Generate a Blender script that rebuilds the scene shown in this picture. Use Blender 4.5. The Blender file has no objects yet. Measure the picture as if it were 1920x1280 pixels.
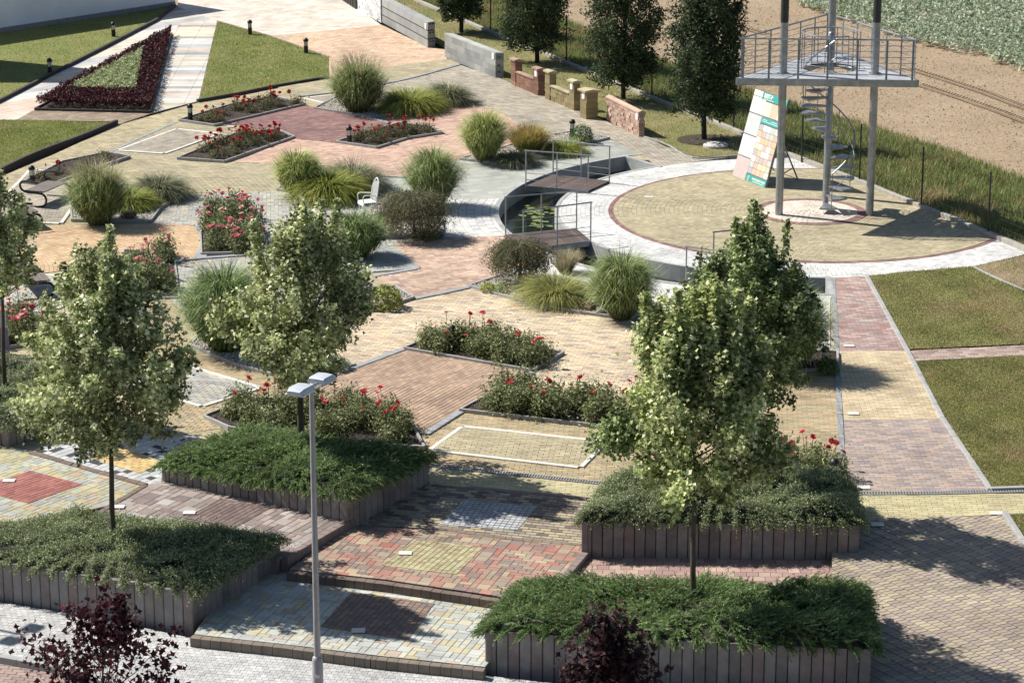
import bpy, bmesh, math, random
import numpy as np
from mathutils import Vector, Matrix
from mathutils.geometry import tessellate_polygon

rng = np.random.default_rng(7)
random.seed(7)
S = bpy.context.scene
COL = S.collection

# ------------------------------------------------------------------ camera, light
H = 16.0                      # camera height above the plaza, metres
TH = math.radians(16.3)       # pitch down
FL = 5000.0                   # focal length in photograph pixels (1920 wide)
cam_d = bpy.data.cameras.new('camera'); cam = bpy.data.objects.new('camera', cam_d); COL.objects.link(cam)
cam.location = (0, 0, H); cam.rotation_euler = (math.pi/2 - TH, 0, 0)
cam_d.sensor_width = 36; cam_d.lens = 36*FL/1920; cam_d.clip_end = 3000; cam_d.clip_start = .5
S.camera = cam

SUN_DIR = Vector((-.90, .43, 1.02)).normalized()      # towards the sun
sun_d = bpy.data.lights.new('sun', 'SUN'); sun_d.energy = 5.0; sun_d.angle = math.radians(.5); sun_d.color = (1, .95, .87)
sun = bpy.data.objects.new('sun', sun_d); COL.objects.link(sun)
sun.rotation_euler = SUN_DIR.to_track_quat('Z', 'Y').to_euler(); sun.location = (-30, 60, 40)

W = bpy.data.worlds.new('World'); S.world = W; W.use_nodes = True
wn = W.node_tree.nodes; bg = wn['Background']
sky = wn.new('ShaderNodeTexSky'); sky.sky_type = 'NISHITA'; sky.sun_disc = False
sky.ozone_density = 2.0; sky.sun_elevation = math.asin(SUN_DIR.z); sky.sun_rotation = math.atan2(SUN_DIR.x, SUN_DIR.y)
W.node_tree.links.new(sky.outputs[0], bg.inputs[0]); bg.inputs[1].default_value = .06
S.view_settings.view_transform = 'Standard'; S.view_settings.look = 'None'
S.view_settings.exposure = .62; S.view_settings.gamma = 1; S.view_settings.use_curve_mapping = False
try:
    S.cycles.max_bounces = 6; S.cycles.diffuse_bounces = 3; S.cycles.transparent_max_bounces = 6
except Exception: pass

# ------------------------------------------------------------------ picture measurement -> ground
def ray(px, py):
    x = (px-960)/FL; y = (py-640)/FL
    return x, math.cos(TH)-y*math.sin(TH), -math.sin(TH)-y*math.cos(TH)
def G(px, py, z=0.0):
    """point of the plane z (number or function of x, y) seen at px, py of the photograph"""
    dx, dy, dz = ray(px, py); zz = 0.0 if callable(z) else z
    for _ in range(4 if callable(z) else 1):
        t = (H-zz)/-dz; X, Y = dx*t, dy*t
        if callable(z): zz = z(X, Y)
    return Vector((X, Y, zz))
def GP(pts, z=0.0): return [G(a, b, z) for a, b in pts]
def to_px(P):
    """inverse of G"""
    c, s = math.cos(TH), math.sin(TH); dz = P[2]-H
    d = P[1]*c - dz*s; u = P[1]*s + dz*c
    return 960+FL*P[0]/d, 640-FL*u/d
def top_z(base, py):
    """height of a vertical thing on base whose top is seen at row py"""
    lo, hi = base[2], base[2]+15
    for _ in range(40):
        m = (lo+hi)/2
        if to_px((base[0], base[1], m))[1] > py: lo = m
        else: hi = m
    return lo
def curve(*pts, n=6):
    """smooth line through the points (Catmull-Rom)"""
    P = [pts[0]]+list(pts)+[pts[-1]]; out = []
    for i in range(1, len(P)-2):
        for k in range(n):
            t = k/n; a, b, c, d = (np.array(P[i+j], float) for j in (-1, 0, 1, 2))
            out.append(tuple(.5*(2*b+(c-a)*t+(2*a-5*b+4*c-d)*t*t+(3*b-a-3*c+d)*t**3)))
    out.append(tuple(pts[-1])); return out

def lin(c, k=1.0):
    """display colour 0..255 of a sunlit surface -> albedo"""
    return tuple(min(.95, k*((v/255/12.92) if v <= 10 else ((v/255+.055)/1.055)**2.4)) for v in c)

# ------------------------------------------------------------------ materials
def new_mat(name):
    m = bpy.data.materials.new(name); m.use_nodes = True
    nt = m.node_tree; p = nt.nodes['Principled BSDF']; return m, nt, p
def N(nt, t, **kw):
    n = nt.nodes.new(t)
    for k, v in kw.items():
        if k.startswith('i_'):
            k = k[2:]; n.inputs[int(k) if k.isdigit() else k.replace('_', ' ')].default_value = v
        else: setattr(n, k, v)
    return n
def noise(nt, scale, detail=4, rough=.6):
    g = N(nt, 'ShaderNodeNewGeometry'); n = N(nt, 'ShaderNodeTexNoise', i_Scale=scale, i_Detail=detail, i_Roughness=rough)
    nt.links.new(g.outputs['Position'], n.inputs['Vector']); return n
def ramp(nt, fac, stops):
    r = N(nt, 'ShaderNodeValToRGB'); e = r.color_ramp.elements
    while len(e) < len(stops): e.new(.5)
    for i, (p, c) in enumerate(stops): e[i].position = p; e[i].color = (*c[:3], 1)
    nt.links.new(fac, r.inputs[0]); return r
def mul(nt, a, b, fac=1.0):
    m = N(nt, 'ShaderNodeMix', data_type='RGBA', blend_type='MULTIPLY'); m.inputs[0].default_value = fac
    nt.links.new(a, m.inputs[6]); nt.links.new(b, m.inputs[7]); return m.outputs[2]
def bump(nt, p, h, strength, dist=.01):
    b = N(nt, 'ShaderNodeBump'); b.inputs['Strength'].default_value = strength; b.inputs['Distance'].default_value = dist
    nt.links.new(h, b.inputs['Height']); nt.links.new(b.outputs[0], p.inputs['Normal'])
_mc = {}
def simple(name, col, rough=.7, metal=0.0, var=.25, scale=6, bmp=.3):
    """one-colour surface with wear mottling and fine relief"""
    if name in _mc: return _mc[name]
    m, nt, p = new_mat(name); p.inputs['Roughness'].default_value = rough; p.inputs['Metallic'].default_value = metal
    n = noise(nt, scale, 6, .65); r = ramp(nt, n.outputs[0], [(.3, (1-var,)*3), (.7, (1+var*.4,)*3)])
    c = N(nt, 'ShaderNodeRGB'); c.outputs[0].default_value = (*col, 1)
    nt.links.new(mul(nt, c.outputs[0], r.outputs[0]), p.inputs['Base Color'])
    n2 = noise(nt, 60, 3); bump(nt, p, n2.outputs[0], bmp, .004)
    _mc[name] = m; return m
def attr_mat(name, source, rough=.8, var=.28, spec=.3, trans=0.0, wear=True, grain=90):
    """colour from the mesh attribute 'tint' (source 'attr') or from the object's own colour (source 'obj')"""
    if name in _mc: return _mc[name]
    m, nt, p = new_mat(name); p.inputs['Roughness'].default_value = rough; p.inputs['Specular IOR Level'].default_value = spec
    if source == 'attr': s = N(nt, 'ShaderNodeAttribute', attribute_name='tint').outputs['Color']
    else: s = N(nt, 'ShaderNodeObjectInfo').outputs['Color']
    out = s
    if wear:
        n0 = noise(nt, .33, 5, .65); r0 = ramp(nt, n0.outputs[0], [(.32, (.84, .83, .82)), (.5, (1, 1, 1)), (.72, (1.04, 1.03, 1.0))]); s = mul(nt, s, r0.outputs[0])
        n = noise(nt, 1.1, 6, .7); r = ramp(nt, n.outputs[0], [(.28, (1-var,)*3), (.55, (1, 1, 1)), (.8, (1+var*.25,)*3)])
        n2 = noise(nt, grain, 3); r2 = ramp(nt, n2.outputs[0], [(.3, (.86,)*3), (.7, (1.07,)*3)])
        out = mul(nt, mul(nt, s, r.outputs[0]), r2.outputs[0]); bump(nt, p, n2.outputs[0], .25, .004)
    nt.links.new(out, p.inputs['Base Color'])
    if trans > 0:
        t = N(nt, 'ShaderNodeBsdfTranslucent'); mx = N(nt, 'ShaderNodeMixShader'); mx.inputs[0].default_value = trans
        nt.links.new(out, t.inputs[0]); nt.links.new(p.outputs[0], mx.inputs[1]); nt.links.new(t.outputs[0], mx.inputs[2])
        nt.links.new(mx.outputs[0], nt.nodes['Material Output'].inputs[0])
    _mc[name] = m; return m
M_STONE = attr_mat('concrete_paver_colours', 'attr')
M_STONE1 = attr_mat('concrete_paver_colour', 'obj')
M_LEAF = attr_mat('leaf_colours', 'attr', rough=.55, spec=.22, trans=.30, wear=False)
M_GRASS = attr_mat('grass_blade_colours', 'attr', rough=.55, spec=.22, trans=.28, wear=False)
M_PETAL = attr_mat('petal_colour', 'obj', rough=.6, trans=.3, wear=False)
M_DECK = attr_mat('brown_deck_board', 'obj', rough=.75)

# ------------------------------------------------------------------ object helpers
def tag(o, label=None, cat=None, group=None, kind=None):
    if label: o['label'] = label
    if cat: o['category'] = cat
    if group: o['group'] = group
    if kind: o['kind'] = kind
    return o
def link(name, data, parent=None):
    o = bpy.data.objects.new(name, data); COL.objects.link(o)
    if parent is not None: o.parent = parent
    return o
def thing(name, label, cat, loc=(0, 0, 0), rz=0.0, group=None):
    o = link(name, None); o.location = loc; o.rotation_euler = (0, 0, rz); o.empty_display_size = .2
    return tag(o, label, cat, group)
def copy_tree(o, parent=None):
    c = o.copy(); COL.objects.link(c); c.parent = parent
    for ch in o.children: copy_tree(ch, c)
    return c
def np_mesh(name, V, F, mat, tint=None, smooth=False):
    """V (n,3); F (m,k) equal-sized faces or a list of faces; tint (m,3) per face"""
    me = bpy.data.meshes.new(name)
    V = np.asarray(V, np.float32); me.vertices.add(len(V)); me.vertices.foreach_set('co', V.ravel())
    if isinstance(F, np.ndarray):
        m, k = F.shape; idx = F.ravel().astype(np.int32); st = (np.arange(m)*k).astype(np.int32); tot = np.full(m, k, np.int32)
    else:
        tot = np.array([len(f) for f in F], np.int32); st = np.concatenate([[0], np.cumsum(tot)[:-1]]).astype(np.int32)
        idx = np.array([i for f in F for i in f], np.int32)
    me.loops.add(len(idx)); me.loops.foreach_set('vertex_index', idx)
    me.polygons.add(len(tot)); me.polygons.foreach_set('loop_start', st); me.polygons.foreach_set('loop_total', tot)
    me.polygons.foreach_set('use_smooth', np.full(len(tot), bool(smooth)))
    me.update(calc_edges=True); me.validate()
    if tint is not None:
        a = me.attributes.new('tint', 'FLOAT_COLOR', 'FACE'); t = np.ones((len(tot), 4), np.float32); t[:, :3] = tint
        a.data.foreach_set('color', t.ravel())
    if mat: me.materials.append(mat)
    return me
class MB:
    """collects boxes, prisms and tubes into ONE mesh"""
    def __init__(s): s.V = []; s.F = []
    def add(s, V, F):
        n = len(s.V); s.V += [tuple(v) for v in V]; s.F += [tuple(i+n for i in f) for f in F]; return s
    def box(s, c, size, rz=0.0, M=None):
        x, y, z = (v/2 for v in size); P = [(a*x, b*y, d*z) for d in (-1, 1) for a, b in ((-1, -1), (1, -1), (1, 1), (-1, 1))]
        R = M if M is not None else Matrix.Rotation(rz, 3, 'Z')
        return s.add([Vector(c)+R @ Vector(p) for p in P], [(3, 2, 1, 0), (4, 5, 6, 7), (0, 1, 5, 4), (1, 2, 6, 5), (2, 3, 7, 6), (3, 0, 4, 7)])
    def prism(s, poly, z0, z1, inset=0.0):
        """poly 2D counter-clockwise or not; z0/z1 numbers or functions"""
        n = len(poly); f0 = z0 if callable(z0) else (lambda x, y: z0); f1 = z1 if callable(z1) else (lambda x, y: z1)
        a = sum(poly[i][0]*poly[(i+1) % n][1]-poly[(i+1) % n][0]*poly[i][1] for i in range(n))
        if a < 0: poly = poly[::-1]
        V = [(p[0], p[1], f0(p[0], p[1])) for p in poly]+[(p[0], p[1], f1(p[0], p[1])) for p in poly]
        return s.add(V, [tuple(range(n))[::-1], tuple(range(n, 2*n))]+[(i, (i+1) % n, n+(i+1) % n, n+i) for i in range(n)])
    def tube(s, pts, r, n=8, closed=False):
        pts = [Vector(p) for p in pts]; m = len(pts); rr = r if isinstance(r, (list, tuple)) else [r]*m
        V = []; up = None
        for i, p in enumerate(pts):
            if closed: t = pts[(i+1) % m]-pts[i-1]
            else: t = pts[min(i+1, m-1)]-pts[max(i-1, 0)]
            t.normalize()
            if up is None: up = Vector((0, 0, 1)) if abs(t.z) < .9 else Vector((1, 0, 0))
            u = t.cross(up).normalized(); up = u.cross(t).normalized()
            V += [p+(u*math.cos(2*math.pi*k/n)+up*math.sin(2*math.pi*k/n))*rr[i] for k in range(n)]
        F = []
        for i in range(m if closed else m-1):
            j = (i+1) % m; F += [(i*n+k, i*n+(k+1) % n, j*n+(k+1) % n, j*n+k) for k in range(n)]
        if not closed: F += [tuple(range(n))[::-1], tuple((m-1)*n+k for k in range(n))]
        return s.add(V, F)
    def lathe(s, c, prof, n=16, M=None):
        V = []; m = len(prof)
        for r, z in prof:
            for k in range(n):
                v = Vector((r*math.cos(2*math.pi*k/n), r*math.sin(2*math.pi*k/n), z)); V.append(Vector(c)+(M @ v if M is not None else v))
        F = [(i*n+k, i*n+(k+1) % n, (i+1)*n+(k+1) % n, (i+1)*n+k) for i in range(m-1) for k in range(n)]
        F += [tuple(range(n))[::-1], tuple((m-1)*n+k for k in range(n))]
        return s.add(V, F)
    def build(s, name, mat, parent=None, smooth=False):
        me = bpy.data.meshes.new(name); me.from_pydata([tuple(v) for v in s.V], [], s.F); me.update()
        if smooth:
            me.polygons.foreach_set('use_smooth', np.ones(len(me.polygons), bool))
            try: me.set_sharp_from_angle(angle=math.radians(40))
            except Exception: pass
        me.materials.append(mat); return link(name, me, parent)

# ------------------------------------------------------------------ polygons
def pip(P, poly):
    """P (n,2) inside poly (list of 2D)"""
    x, y = P[:, 0], P[:, 1]; c = np.zeros(len(P), bool); n = len(poly)
    for i in range(n):
        x1, y1 = poly[i][0], poly[i][1]; x2, y2 = poly[i-1][0], poly[i-1][1]
        if y1 == y2: continue
        c ^= ((y1 > y) != (y2 > y)) & (x < (x2-x1)*(y-y1)/(y2-y1)+x1)
    return c
def clip_to(subject, conv):
    """Sutherland-Hodgman: subject cut to the convex counter-clockwise polygon conv"""
    out = subject
    for i in range(len(conv)):
        a, b = conv[i-1], conv[i]; inp, out = out, []
        if not inp: break
        ex, ey = b[0]-a[0], b[1]-a[1]
        d = [ex*(p[1]-a[1])-ey*(p[0]-a[0]) for p in inp]
        for k in range(len(inp)):
            p, q, dp, dq = inp[k-1], inp[k], d[k-1], d[k]
            if (dp >= 0) != (dq >= 0):
                t = dp/(dp-dq); out.append((p[0]+t*(q[0]-p[0]), p[1]+t*(q[1]-p[1])))
            if dq >= 0: out.append(q)
    return out
def sheet(name, poly, z, mat, parent=None, kind=None, holes=()):
    zf = z if callable(z) else (lambda x, y: z)
    rings = [[Vector((p[0], p[1], 0)) for p in poly]]+[[Vector((p[0], p[1], 0)) for p in h] for h in holes]
    flat = [v for r in rings for v in r]; tris = tessellate_polygon(rings)
    F = []
    for t in tris:
        a, b, c = (flat[i] for i in t)
        F.append(t if (b-a).cross(c-a).z > 0 else t[::-1])
    me = bpy.data.meshes.new(name); me.from_pydata([(v.x, v.y, zf(v.x, v.y)) for v in flat], [], F); me.materials.append(mat)
    o = link(name, me, parent)
    if kind: o['kind'] = kind
    return o
# ------------------------------------------------------------------ ground levels
def plane3(a, b, c):
    n = (b-a).cross(c-a); return lambda x, y: a.z-(n.x*(x-a.x)+n.y*(y-a.y))/n.z
Z_S2, Z_S3, Z_P, Z_ST = -.14, -.28, -.24, -.43
zS1 = plane3(G(805, 908), G(1130, 938), G(870, 997, Z_S2))
_y0, _y1 = G(1700, 976).y, G(1700, 1280, -.42).y
zE = lambda x, y: -.42*(y-_y0)/(_y1-_y0)

M_JOINT = simple('joint_sand', (.13, .115, .09), .95)
M_KERB = simple('grey_kerb_concrete', (.34, .34, .33), .85)
M_KERBD = simple('dark_kerb_concrete', (.055, .045, .042), .85)
M_KERBW = simple('white_slab_concrete', (.66, .64, .58), .8, var=.15)

# ------------------------------------------------------------------ paved fields
def palette(*cw):
    c = np.array([lin(c) for c, w in cw])*.80; g_ = c.mean(1, keepdims=True); c = g_+(c-g_)*.72; w = np.array([w for c, w in cw], float); return c, w/w.sum()
PAL = dict(
    yellow=palette(((200, 184, 136), 5), ((190, 173, 124), 3), ((210, 192, 144), 2), ((180, 166, 126), 1)),
    yellowgreen=palette(((192, 178, 134), 5), ((182, 168, 128), 3), ((202, 186, 142), 2)),
    tan=palette(((198, 170, 120), 3), ((188, 172, 124), 3), ((206, 178, 128), 2), ((178, 160, 118), 2)),
    strip=palette(((208, 196, 138), 5), ((198, 186, 128), 3), ((214, 196, 140), 2)),
    beige=palette(((190, 180, 158), 4), ((178, 168, 146), 3), ((200, 184, 156), 2), ((172, 158, 140), 2)),
    cream=palette(((236, 220, 200), 4), ((228, 210, 190), 3), ((240, 226, 208), 3)),
    orange=palette(((232, 190, 148), 4), ((236, 200, 160), 3), ((224, 178, 138), 3), ((238, 206, 172), 1)),
    salmon=palette(((222, 178, 150), 4), ((212, 164, 140), 3), ((228, 190, 160), 3), ((204, 158, 136), 1)),
    redbrown=palette(((164, 118, 110), 4), ((154, 106, 102), 3), ((174, 128, 118), 2), ((146, 104, 102), 2)),
    greyslab=palette(((186, 190, 178), 5), ((178, 182, 172), 3), ((192, 194, 184), 2)),
    white=palette(((226, 226, 222), 5), ((218, 218, 214), 3), ((232, 232, 228), 2), ((206, 206, 204), 1)),
    speckle=palette(((196, 194, 180), 4), ((184, 184, 176), 3), ((206, 196, 168), 2), ((168, 172, 172), 2), ((200, 182, 160), 1)),
    orangearc=palette(((224, 184, 128), 4), ((216, 174, 118), 3), ((230, 192, 138), 2)),
    pinkish=palette(((222, 184, 154), 4), ((206, 166, 142), 3), ((228, 196, 160), 3), ((196, 158, 140), 1)),
    creammulti=palette(((230, 206, 160), 5), ((222, 196, 156), 4), ((206, 184, 156), 2), ((180, 164, 150), 1), ((234, 214, 172), 3), ((226, 190, 150), 2)),
    diamond=palette(((196, 160, 128), 4), ((188, 152, 122), 3), ((206, 170, 134), 3), ((180, 148, 122), 1)),
    pathpink=palette(((190, 156, 146), 4), ((182, 140, 132), 3), ((200, 170, 156), 2), ((164, 148, 148), 2), ((206, 182, 166), 1), ((178, 128, 120), 1)),
    pathyellow=palette(((224, 200, 150), 5), ((216, 190, 140), 3), ((206, 184, 146), 2), ((230, 208, 162), 2)),
    pathlilac=palette(((186, 164, 150), 4), ((172, 152, 144), 3), ((196, 172, 152), 3), ((162, 148, 148), 2), ((200, 164, 144), 1)),
    s1=palette(((190, 176, 138), 3), ((160, 140, 126), 3), ((178, 166, 136), 2), ((198, 178, 132), 2), ((134, 112, 104), 2)),
    bluegrey=palette(((196, 200, 204), 4), ((188, 192, 198), 3)),
    s2=palette(((188, 142, 118), 4), ((194, 130, 108), 2), ((178, 160, 132), 3), ((158, 132, 122), 3), ((196, 112, 88), .7), ((196, 172, 134), 2), ((150, 134, 118), 1.4)),
    s2c=palette(((198, 190, 132), 4), ((186, 176, 120), 3), ((190, 168, 120), 2), ((176, 150, 112), 1)),
    s3=palette(((200, 204, 194), 6), ((208, 204, 174), 3), ((186, 190, 184), 3), ((208, 194, 148), 1.6), ((200, 180, 156), 1.4)),
    s3c=palette(((152, 126, 110), 3), ((138, 118, 108), 3), ((166, 132, 110), 1)),
    mauve=palette(((176, 158, 148), 4), ((160, 140, 132), 3), ((188, 170, 158), 2), ((146, 126, 122), 2), ((182, 176, 170), 2)),
    mauvec=palette(((136, 112, 106), 4), ((148, 122, 114), 3), ((124, 102, 98), 2)),
    rmix=palette(((196, 194, 168), 4), ((206, 190, 128), 3), ((178, 182, 172), 3), ((188, 184, 140), 2), ((206, 176, 140), 1)),
    redsq=palette(((188, 106, 92), 4), ((178, 96, 84), 3), ((194, 116, 102), 1)),
    yelsq=palette(((236, 200, 110), 4), ((228, 186, 98), 3), ((238, 206, 130), 1)),
    checker=palette(((206, 208, 206), 7), ((190, 194, 196), 2), ((70, 76, 80), 2)),
    wave=palette(((190, 172, 144), 4), ((180, 161, 142), 5), ((194, 177, 144), 3), ((174, 157, 142), 3), ((198, 181, 151), 1)),
    street=palette(((204, 204, 202), 4), ((194, 194, 194), 3), ((212, 212, 210), 2)),
    p=palette(((196, 154, 140), 4), ((206, 172, 152), 3), ((184, 144, 134), 2)),
    cobble=palette(((168, 146, 118), 4), ((156, 134, 110), 3), ((180, 158, 128), 2)),
    greyband=palette(((168, 170, 172), 4), ((156, 160, 162), 3)),
    pinkcob=palette(((182, 152, 138), 4), ((196, 170, 152), 3), ((166, 138, 126), 2)),
    roadred=palette(((186, 158, 144), 4), ((176, 148, 136), 3)),
    slabs=palette(((226, 222, 214), 5), ((232, 222, 200), 3), ((196, 196, 194), 2), ((230, 200, 176), 2), ((236, 218, 178), 1), ((170, 170, 172), 1)),
    purple=palette(((126, 96, 92), 3), ((140, 112, 104), 2)),
)
def pat_grid(w, h, bond=0.0):
    def f(x0, y0, x1, y1):
        out = []; j0 = int(math.floor(y0/h))-1; j1 = int(math.ceil(y1/h))+1; i0 = int(math.floor(x0/w))-1; i1 = int(math.ceil(x1/w))+1
        J, I = np.mgrid[j0:j1, i0:i1]; cx = (I+.5+(J % 2)*bond)*w; cy = (J+.5)*h
        return np.stack([cx.ravel(), cy.ravel()], 1), np.tile([w, h], (cx.size, 1)).astype(float), (J*7919+I).ravel()
    return f
def pat_mix(u, probs):
    """random fitting of 2x2, 2x1, 1x2 and 1x1 stones on a grid of unit u"""
    def f(x0, y0, x1, y1):
        i0, i1, j0, j1 = int(x0/u)-3, int(x1/u)+3, int(y0/u)-3, int(y1/u)+3
        occ = np.zeros((i1-i0+3, j1-j0+3), bool); C = []; Sz = []
        for i in range(i1-i0):
            for j in range(j1-j0):
                if occ[i, j]: continue
                r = random.random(); opts = [(2, 2), (2, 1), (1, 2), (1, 1)]; acc = 0; pick = (1, 1)
                for o, p in zip(opts, probs):
                    acc += p
                    if r < acc: pick = o; break
                a, b = pick
                while occ[i:i+a, j:j+b].any(): a, b = (1, b) if a > 1 and occ[i:i+a, j:j+1].any() else (a, 1); a = a if not occ[i:i+a, j:j+b].any() else 1
                occ[i:i+a, j:j+b] = True; C.append(((i+i0+a/2)*u, (j+j0+b/2)*u)); Sz.append((a*u, b*u))
        return np.array(C), np.array(Sz), np.arange(len(C))
    return f
WAVE = [(-.5, -.5), (-.25, -.32), (0, -.5), (.25, -.68), (.5, -.5), (.5, .5), (.25, .32), (0, .5), (-.25, .68), (-.5, .5)]
_unit = {}
def unit_stone(w, h, kind):
    k = (round(w, 3), round(h, 3), kind)
    if k in _unit: return _unit[k]
    g = .004; c = .006; t = .03; a, b = w/2-g, h/2-g
    if kind == 'wave':
        o = [(x*2*a, y*2*b) for x, y in WAVE]; r = MB(); r.prism(o, -t, 0)
    else:
        P = lambda q, z: [(-a+q, -b+q, z), (a-q, -b+q, z), (a-q, b-q, z), (-a+q, b-q, z)]
        r = MB(); r.add(P(0, -t)+P(0, -.004)+P(c, 0), [(8, 9, 10, 11)]+[(i+4*s, (i+1) % 4+4*s, (i+1) % 4+4*(s+1), i+4*(s+1)) for s in (0, 1) for i in range(4)])
    me = bpy.data.meshes.new('paver'); me.from_pydata([tuple(v) for v in r.V], [], r.F); me.materials.append(M_STONE1)
    _unit[k] = me; return me
REGIONS = []      # (px polygon list in world 2D, layer)
PENDING = []
def region(name, pts, layer, pat, pal, angle=0.0, z=0.0, singles=300, kind=None, polar=None, gap=.006, band=None, sname='paver', label=None, joint=None):
    P = [p.xy.to_tuple() for p in GP(pts, z)]
    REGIONS.append((P, layer)); PENDING.append(dict(name=name, P=P, layer=layer, pat=pat, pal=pal, angle=math.radians(angle), z=z, singles=singles, kind=kind, polar=polar, gap=gap, band=band, sname=sname, joint=joint))
BED_MASKS = []    # beds and ponds: nothing is paved there
LSTEP = .008
def build_region(R):
    P = R['P']; A = np.array(P); zf = R['z'] if callable(R['z']) else (lambda x, y, q=R['z']: q)
    off = R['layer']*LSTEP; cols, w = PAL[R['pal']]
    host = sheet(R['name'], P, (lambda x, y: zf(x, y)+off-.007), R['joint'] or M_JOINT, kind='structure', holes=())
    if R['polar'] is None:
        c0 = A.mean(0); ca, sa = math.cos(R['angle']), math.sin(R['angle']); L = (A-c0) @ np.array([[ca, -sa], [sa, ca]])
        C, Sz, row = R['pat'](L[:, 0].min(), L[:, 1].min(), L[:, 0].max(), L[:, 1].max())
        Rm = np.array([[ca, sa], [-sa, ca]]); Cw = C @ Rm+c0; ang = np.full(len(C), R['angle'])
    else:
        cx, cy, dr, dl = R['polar']; d = A-np.array([cx, cy]); rr = np.hypot(*d.T)
        # widest span of angles actually needed is found by trying all and testing
        Cw = []; Sz = []; ang = []; row = []
        r0 = 0 if pip(np.array([[cx, cy]]), P)[0] else min(seg_dist((cx, cy), P[i-1], P[i]) for i in range(len(P)))
        for k in range(int(r0/dr), int(rr.max()/dr)+1):
            r = (k+.5)*dr; n = max(6, int(2*math.pi*r/dl))
            a = (np.arange(n)+.5*(k % 2))*2*math.pi/n
            Cw.append(np.stack([cx+r*np.cos(a), cy+r*np.sin(a)], 1)); ang.append(a+math.pi/2); Sz.append(np.tile([2*math.pi*r/n, dr], (n, 1))); row += [k]*n
        Cw = np.concatenate(Cw); ang = np.concatenate(ang); Sz = np.concatenate(Sz); row = np.array(row)
        lo, hi = A.min(0)-.3, A.max(0)+.3; m = ((Cw > lo) & (Cw < hi)).all(1); Cw, ang, Sz, row = Cw[m], ang[m], Sz[m], row[m]
    # corners
    hw, hh = Sz[:, 0]/2-R['gap']/2, Sz[:, 1]/2-R['gap']/2; ca, sa = np.cos(ang), np.sin(ang)
    cor = np.stack([np.stack([Cw[:, 0]+ca*sx*hw-sa*sy*hh, Cw[:, 1]+sa*sx*hw+ca*sy*hh], 1) for sx, sy in ((-1, -1), (1, -1), (1, 1), (-1, 1))], 1)
    ins = np.stack([pip(cor[:, k], P) for k in range(4)], 1); full = ins.all(1); some = ins.any(1) & ~full
    # drop what a higher field or a bed hides
    pts = [Cw]+[cor[:, k] for k in range(4)]
    for Q, ly in REGIONS+[(b, 99) for b in BED_MASKS]:
        if ly > R['layer'] or ly == 99:
            q = np.array(Q)
            if (q.max(0) < A.min(0)).any() or (q.min(0) > A.max(0)).any(): continue
            hid = np.ones(len(Cw), bool)
            for p in pts: hid &= pip(p, Q)
            full &= ~hid; some &= ~hid
    # only the ground the picture could plausibly show (a margin all round)
    d = Cw[:, 1]*math.cos(TH)+H*math.sin(TH); u = Cw[:, 1]*math.sin(TH)-H*math.cos(TH)
    X = 960+FL*Cw[:, 0]/d; Y = 640-FL*u/d
    vis = (X > -200) & (X < 2150) & (Y > -90) & (Y < 1620); full &= vis; some &= vis
    pick = rng.choice(len(cols), len(Cw), p=w)
    if R['band']: # rows of one colour
        rr = {}
        pick = np.array([rr.setdefault(int((C[i, 1])//R['band']), int(rng.choice(len(cols), p=w))) for i in range(len(Cw))])
    tint = np.clip(cols[pick]*(1+rng.normal(0, .045, (len(Cw), 1))), 0, .9)
    zt = np.array([zf(x, y) for x, y in Cw]) if callable(R['z']) else np.full(len(Cw), R['z'], float)
    zt = zt+off+rng.normal(0, .0009, len(Cw))
    inframe = full & (X > 0) & (X < 1920) & (Y > 0) & (Y < 1280)
    order = np.where(inframe)[0]; order = order[np.argsort(Cw[order, 1])][:R['singles']]
    single = np.zeros(len(Cw), bool); single[order] = True
    for i in order:
        o = link(R['sname'], unit_stone(Sz[i, 0], Sz[i, 1], R['kind']), host)
        o.location = (Cw[i, 0], Cw[i, 1], zt[i]); o.rotation_euler[2] = ang[i]; o.color = (*tint[i], 1)
    V = []; F = []; T = []
    idx = np.where(full & ~single)[0]; n = len(idx)
    if n and R['kind'] != 'wave':
        q = cor[idx]; jz = rng.normal(0, .0009, (n, 4)); top = np.concatenate([q, (zt[idx, None]+jz)[..., None]], 2)
        if callable(R['z']): top[..., 2] = np.array([[zf(*c)+off for c in s] for s in q])
        bot = top.copy(); bot[..., 2] -= .03
        V = np.concatenate([top, bot], 1).reshape(-1, 3); b = (np.arange(n)*8)[:, None]
        f = np.concatenate([b+np.array(s) for s in ((0, 1, 2, 3), (4, 5, 1, 0), (5, 6, 2, 1), (6, 7, 3, 2), (7, 4, 0, 3))], 0)
        F = [tuple(r) for r in f.tolist()]; T = np.tile(tint[idx], (5, 1)).tolist(); V = V.tolist()
    elif n:
        W8 = np.array(WAVE); hw2 = Sz[:, 0]-R['gap']; hh2 = Sz[:, 1]-R['gap']
        for i in idx:
            x = W8[:, 0]*hw2[i]; y = W8[:, 1]*hh2[i]; xx = Cw[i, 0]+ca[i]*x-sa[i]*y; yy = Cw[i, 1]+sa[i]*x+ca[i]*y; b0 = len(V)
            V += [(a, b, zt[i]) for a, b in zip(xx, yy)]+[(a, b, zt[i]-.03) for a, b in zip(xx, yy)]
            F.append(tuple(range(b0, b0+10))); T.append(tint[i])
            for k in range(10): F.append((b0+10+k, b0+10+(k+1) % 10, b0+(k+1) % 10, b0+k)); T.append(tint[i])
    Pc = [tuple(p) for p in P]
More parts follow.
